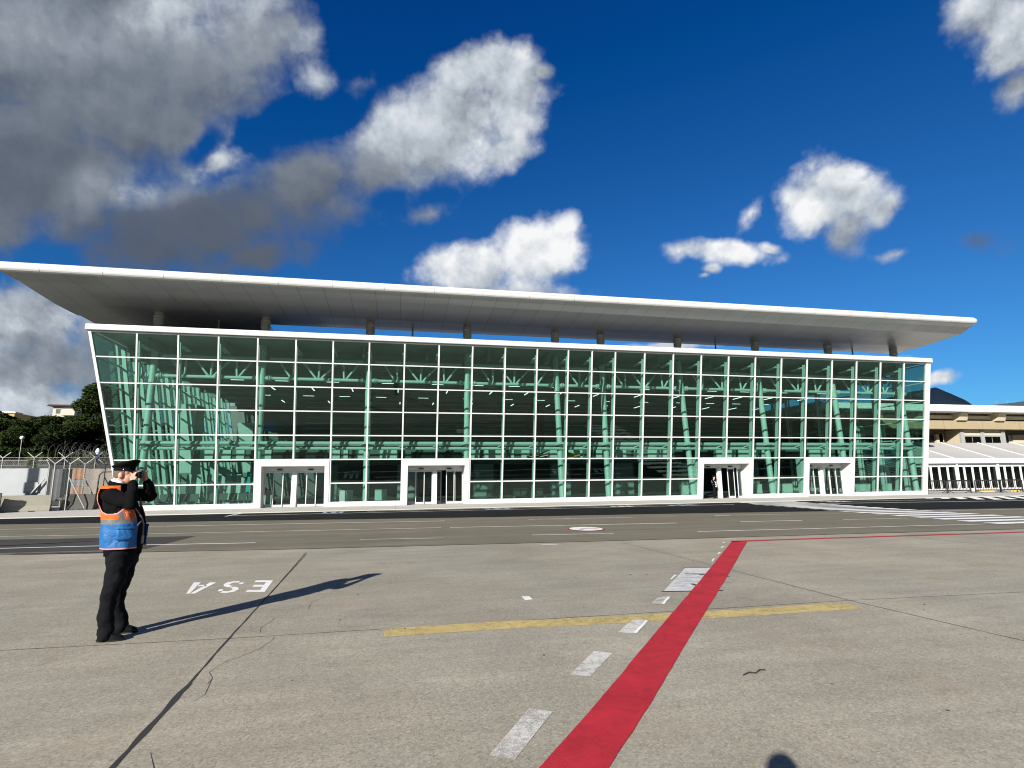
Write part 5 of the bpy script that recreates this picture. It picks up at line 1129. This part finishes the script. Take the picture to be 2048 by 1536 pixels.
# ---- simple standing figure for the guard and for the photographer
def standing(name, loc, rot, label, arms, M_top, M_leg, head_dz=0., hair=None, cap_=False, extra=None, h=1.):
    p = empty(name, loc, label, 'person'); p.rotation_euler = (0, 0, rot); p.scale = (h, h, h)
    tor = [(0, 0, .86, .12, .165), (0, 0, .95, .125, .17), (0, 0, 1.08, .11, .15), (.005, 0, 1.22, .12, .17), (.005, 0, 1.34, .12, .19), (-.01, 0, 1.41, .10, .18), (-.015, 0, 1.455, .07, .10), (-.015, 0, 1.49, .055, .058)]
    b = MB(); loft(b, [(x, y, z, a*.88, c*.88) for x, y, z, a, c in tor])
    for s, arm in zip((-1, 1), arms):
        limb(b, [(-.01, s*.185, 1.375), arm[0], arm[1]], [.045, .037, .026]); limb(b, [(0, s*.085, .88), (.015, s*.09, .47), (-.02, s*.095, .07)], [.08, .05, .036]); limb(b, [(-.04, s*.095, .05), (.12, s*.105, .035)], [.035, .026])
        hand(b, arm[1], arm[2], (0, s, 0), [arm[3], arm[4]], arm[5])
    limb(b, [(-.015, 0, 1.44), (.0, 0, 1.55)], [.054, .052]); b.ell((.0, 0, 1.64), (.096, .076, .10)); b.ell((.03, 0, 1.585), (.066, .056, .078)); b.ell((.10, 0, 1.60), (.016, .012, .02)); b.ell((.088, 0, 1.565), (.01, .02, .007))
    for s in (-1, 1): b.ell((.0, s*.077, 1.605), (.018, .01, .03)); b.ell((.088, s*.03, 1.625), (.01, .011, .008))
    link('body', voxel(b, .008, 2, .4), M_SKIN, p)
    j = MB(); loft(j, [(x, y, z, a*1.05, c*1.05) for x, y, z, a, c in tor[:-1]])
    for s, arm in zip((-1, 1), arms): limb(j, [(-.01, s*.18, 1.375), arm[0], arm[1]], [.068, .055, .042])
    jm_ = voxel(j, .014, 4, .5); wrinkle(jm_, .005, 9); link('jacket', jm_, M_top, p)
    l = MB(); loft(l, [(0, 0, .80, .12, .15), (0, 0, .93, .128, .172)])
    for s in (-1, 1): limb(l, [(0, s*.085, .86), (.015, s*.09, .47), (-.02, s*.095, .06)], [.098, .075, .066])
    lm = voxel(l, .014, 4, .5); wrinkle(lm, .006, 9); link('trousers', lm, M_leg, p)
    for s in (-1, 1):
        q = MB(); loft(q, [(.035, s*.1, .004, .135, .046), (.035, s*.1, .03, .135, .046), (.02, s*.1, .07, .10, .042), (-.02, s*.1, .11, .055, .042)], 20); link('shoe', q.mesh('shoe', M_SHOE), [], p)
    hm = MB(); loft(hm, [(-.02, 0, 1.60, .082, .077), (-.012, 0, 1.66, .098, .081), (-.005, 0, 1.71, .085, .068), (0, 0, 1.742, .045, .04)], 24)
    if cap_: loft(hm, [(.0, 0, 1.70, .105, .085), (.0, 0, 1.73, .108, .088), (.01, 0, 1.77, .135, .125, .1), (.01, 0, 1.785, .13, .12, .1)], 24)
    else: hm.f = [f for f in hm.f if len(f) != 4 or sum(hm.v[i][0] for i in f)/4 < .045 or sum(hm.v[i][2] for i in f)/4 > 1.69]; hm.mi = [0]*len(hm.f); hm.sm = [True]*len(hm.f)
    link('cap' if cap_ else 'hair', hm.mesh('hair', M_CAP if cap_ else M_HAIR), [], p)
    if extra: extra(p)
    return p
def guard_belt(p):
    m = MB(); m.tube([(.02, -.19, 1.40), (.13, -.08, 1.28), (.145, .03, 1.12), (.13, .1, 1.0)], .022, 6); m.tube([(-.02, .2, 1.36), (.12, .09, 1.3), (.14, 0, 1.15), (.135, -.06, 1.02)], .02, 6); m.tube([(-.08, -.19, 1.38), (-.02, -.27, 1.22), (.03, -.23, 1.05)], .016, 6); link('white_sash', m.mesh('s', M_SHIRT), [], p)
    m = MB(); m.ell((.15, -.02, .93), (.045, .05, .055)); link('pouch', m.mesh('g', M_SHIRT), [], p)
arm_c = lambda s: ((.0, s*.24, 1.12), (.13, s*.10, 1.03), (.19, s*.03, 1.02), (1, -s*.6, 0), (.3, -s*1, -.2), (.2, s*.0, 1.07))
standing('person', (22.88, 36.8, .05), R_(-60), 'guard in black with white sash standing in the third entrance', [arm_c(-1), arm_c(1)], M_UNI, M_TROU, hair=True, cap_=True, extra=guard_belt, h=.94)
arm_p = lambda s: ((.02, s*.25, 1.12), (.2, s*.12, 1.10), (.27, s*.07, 1.11), (1, -s*.3, 0), (.5, -s*.9, -.2), (.26, s*.05, 1.15))
standing('person', (-.34, -.1, 0), R_(78), 'photographer in dark clothes standing behind the view, only the shadow visible', [arm_p(-1), arm_p(1)], plain('navy_coat', (.03, .035, .05), .8), M_TROU, h=1.125)
# small litter on the apron
def litter(name, label, pts, r, mat):
    m = MB(); m.tube([(x, y, z) for x, y, z in pts], r, 5); return tag(m.build(name, mat, None, pts[0]), label, 'litter')
litter('twig', 'small dark twig lying on the concrete right of the red line', [(3.02, 4.62, .012), (3.1, 4.66, .014), (3.16, 4.64, .012), (3.24, 4.70, .013), (3.29, 4.69, .012)], .0055, M_TAR)
rs = random.Random(3)
for k in range(12):
    x, y = rs.uniform(-2, 7), rs.uniform(3.2, 10); a = rs.uniform(0, 3.1); s = rs.uniform(.009, .018)
    m = MB(); m.ell((x, y, .004), (s, s*rs.uniform(.4, .8), .006), Matrix.Rotation(a, 3, 'Z'), 7, 5)
    tag(m.build('pebble', M_TAR, None, (x, y, .004)), 'tiny dark pebble lying loose on the concrete apron', 'pebble', 'dark pebbles scattered over the apron')
bpy.context.view_layer.update()
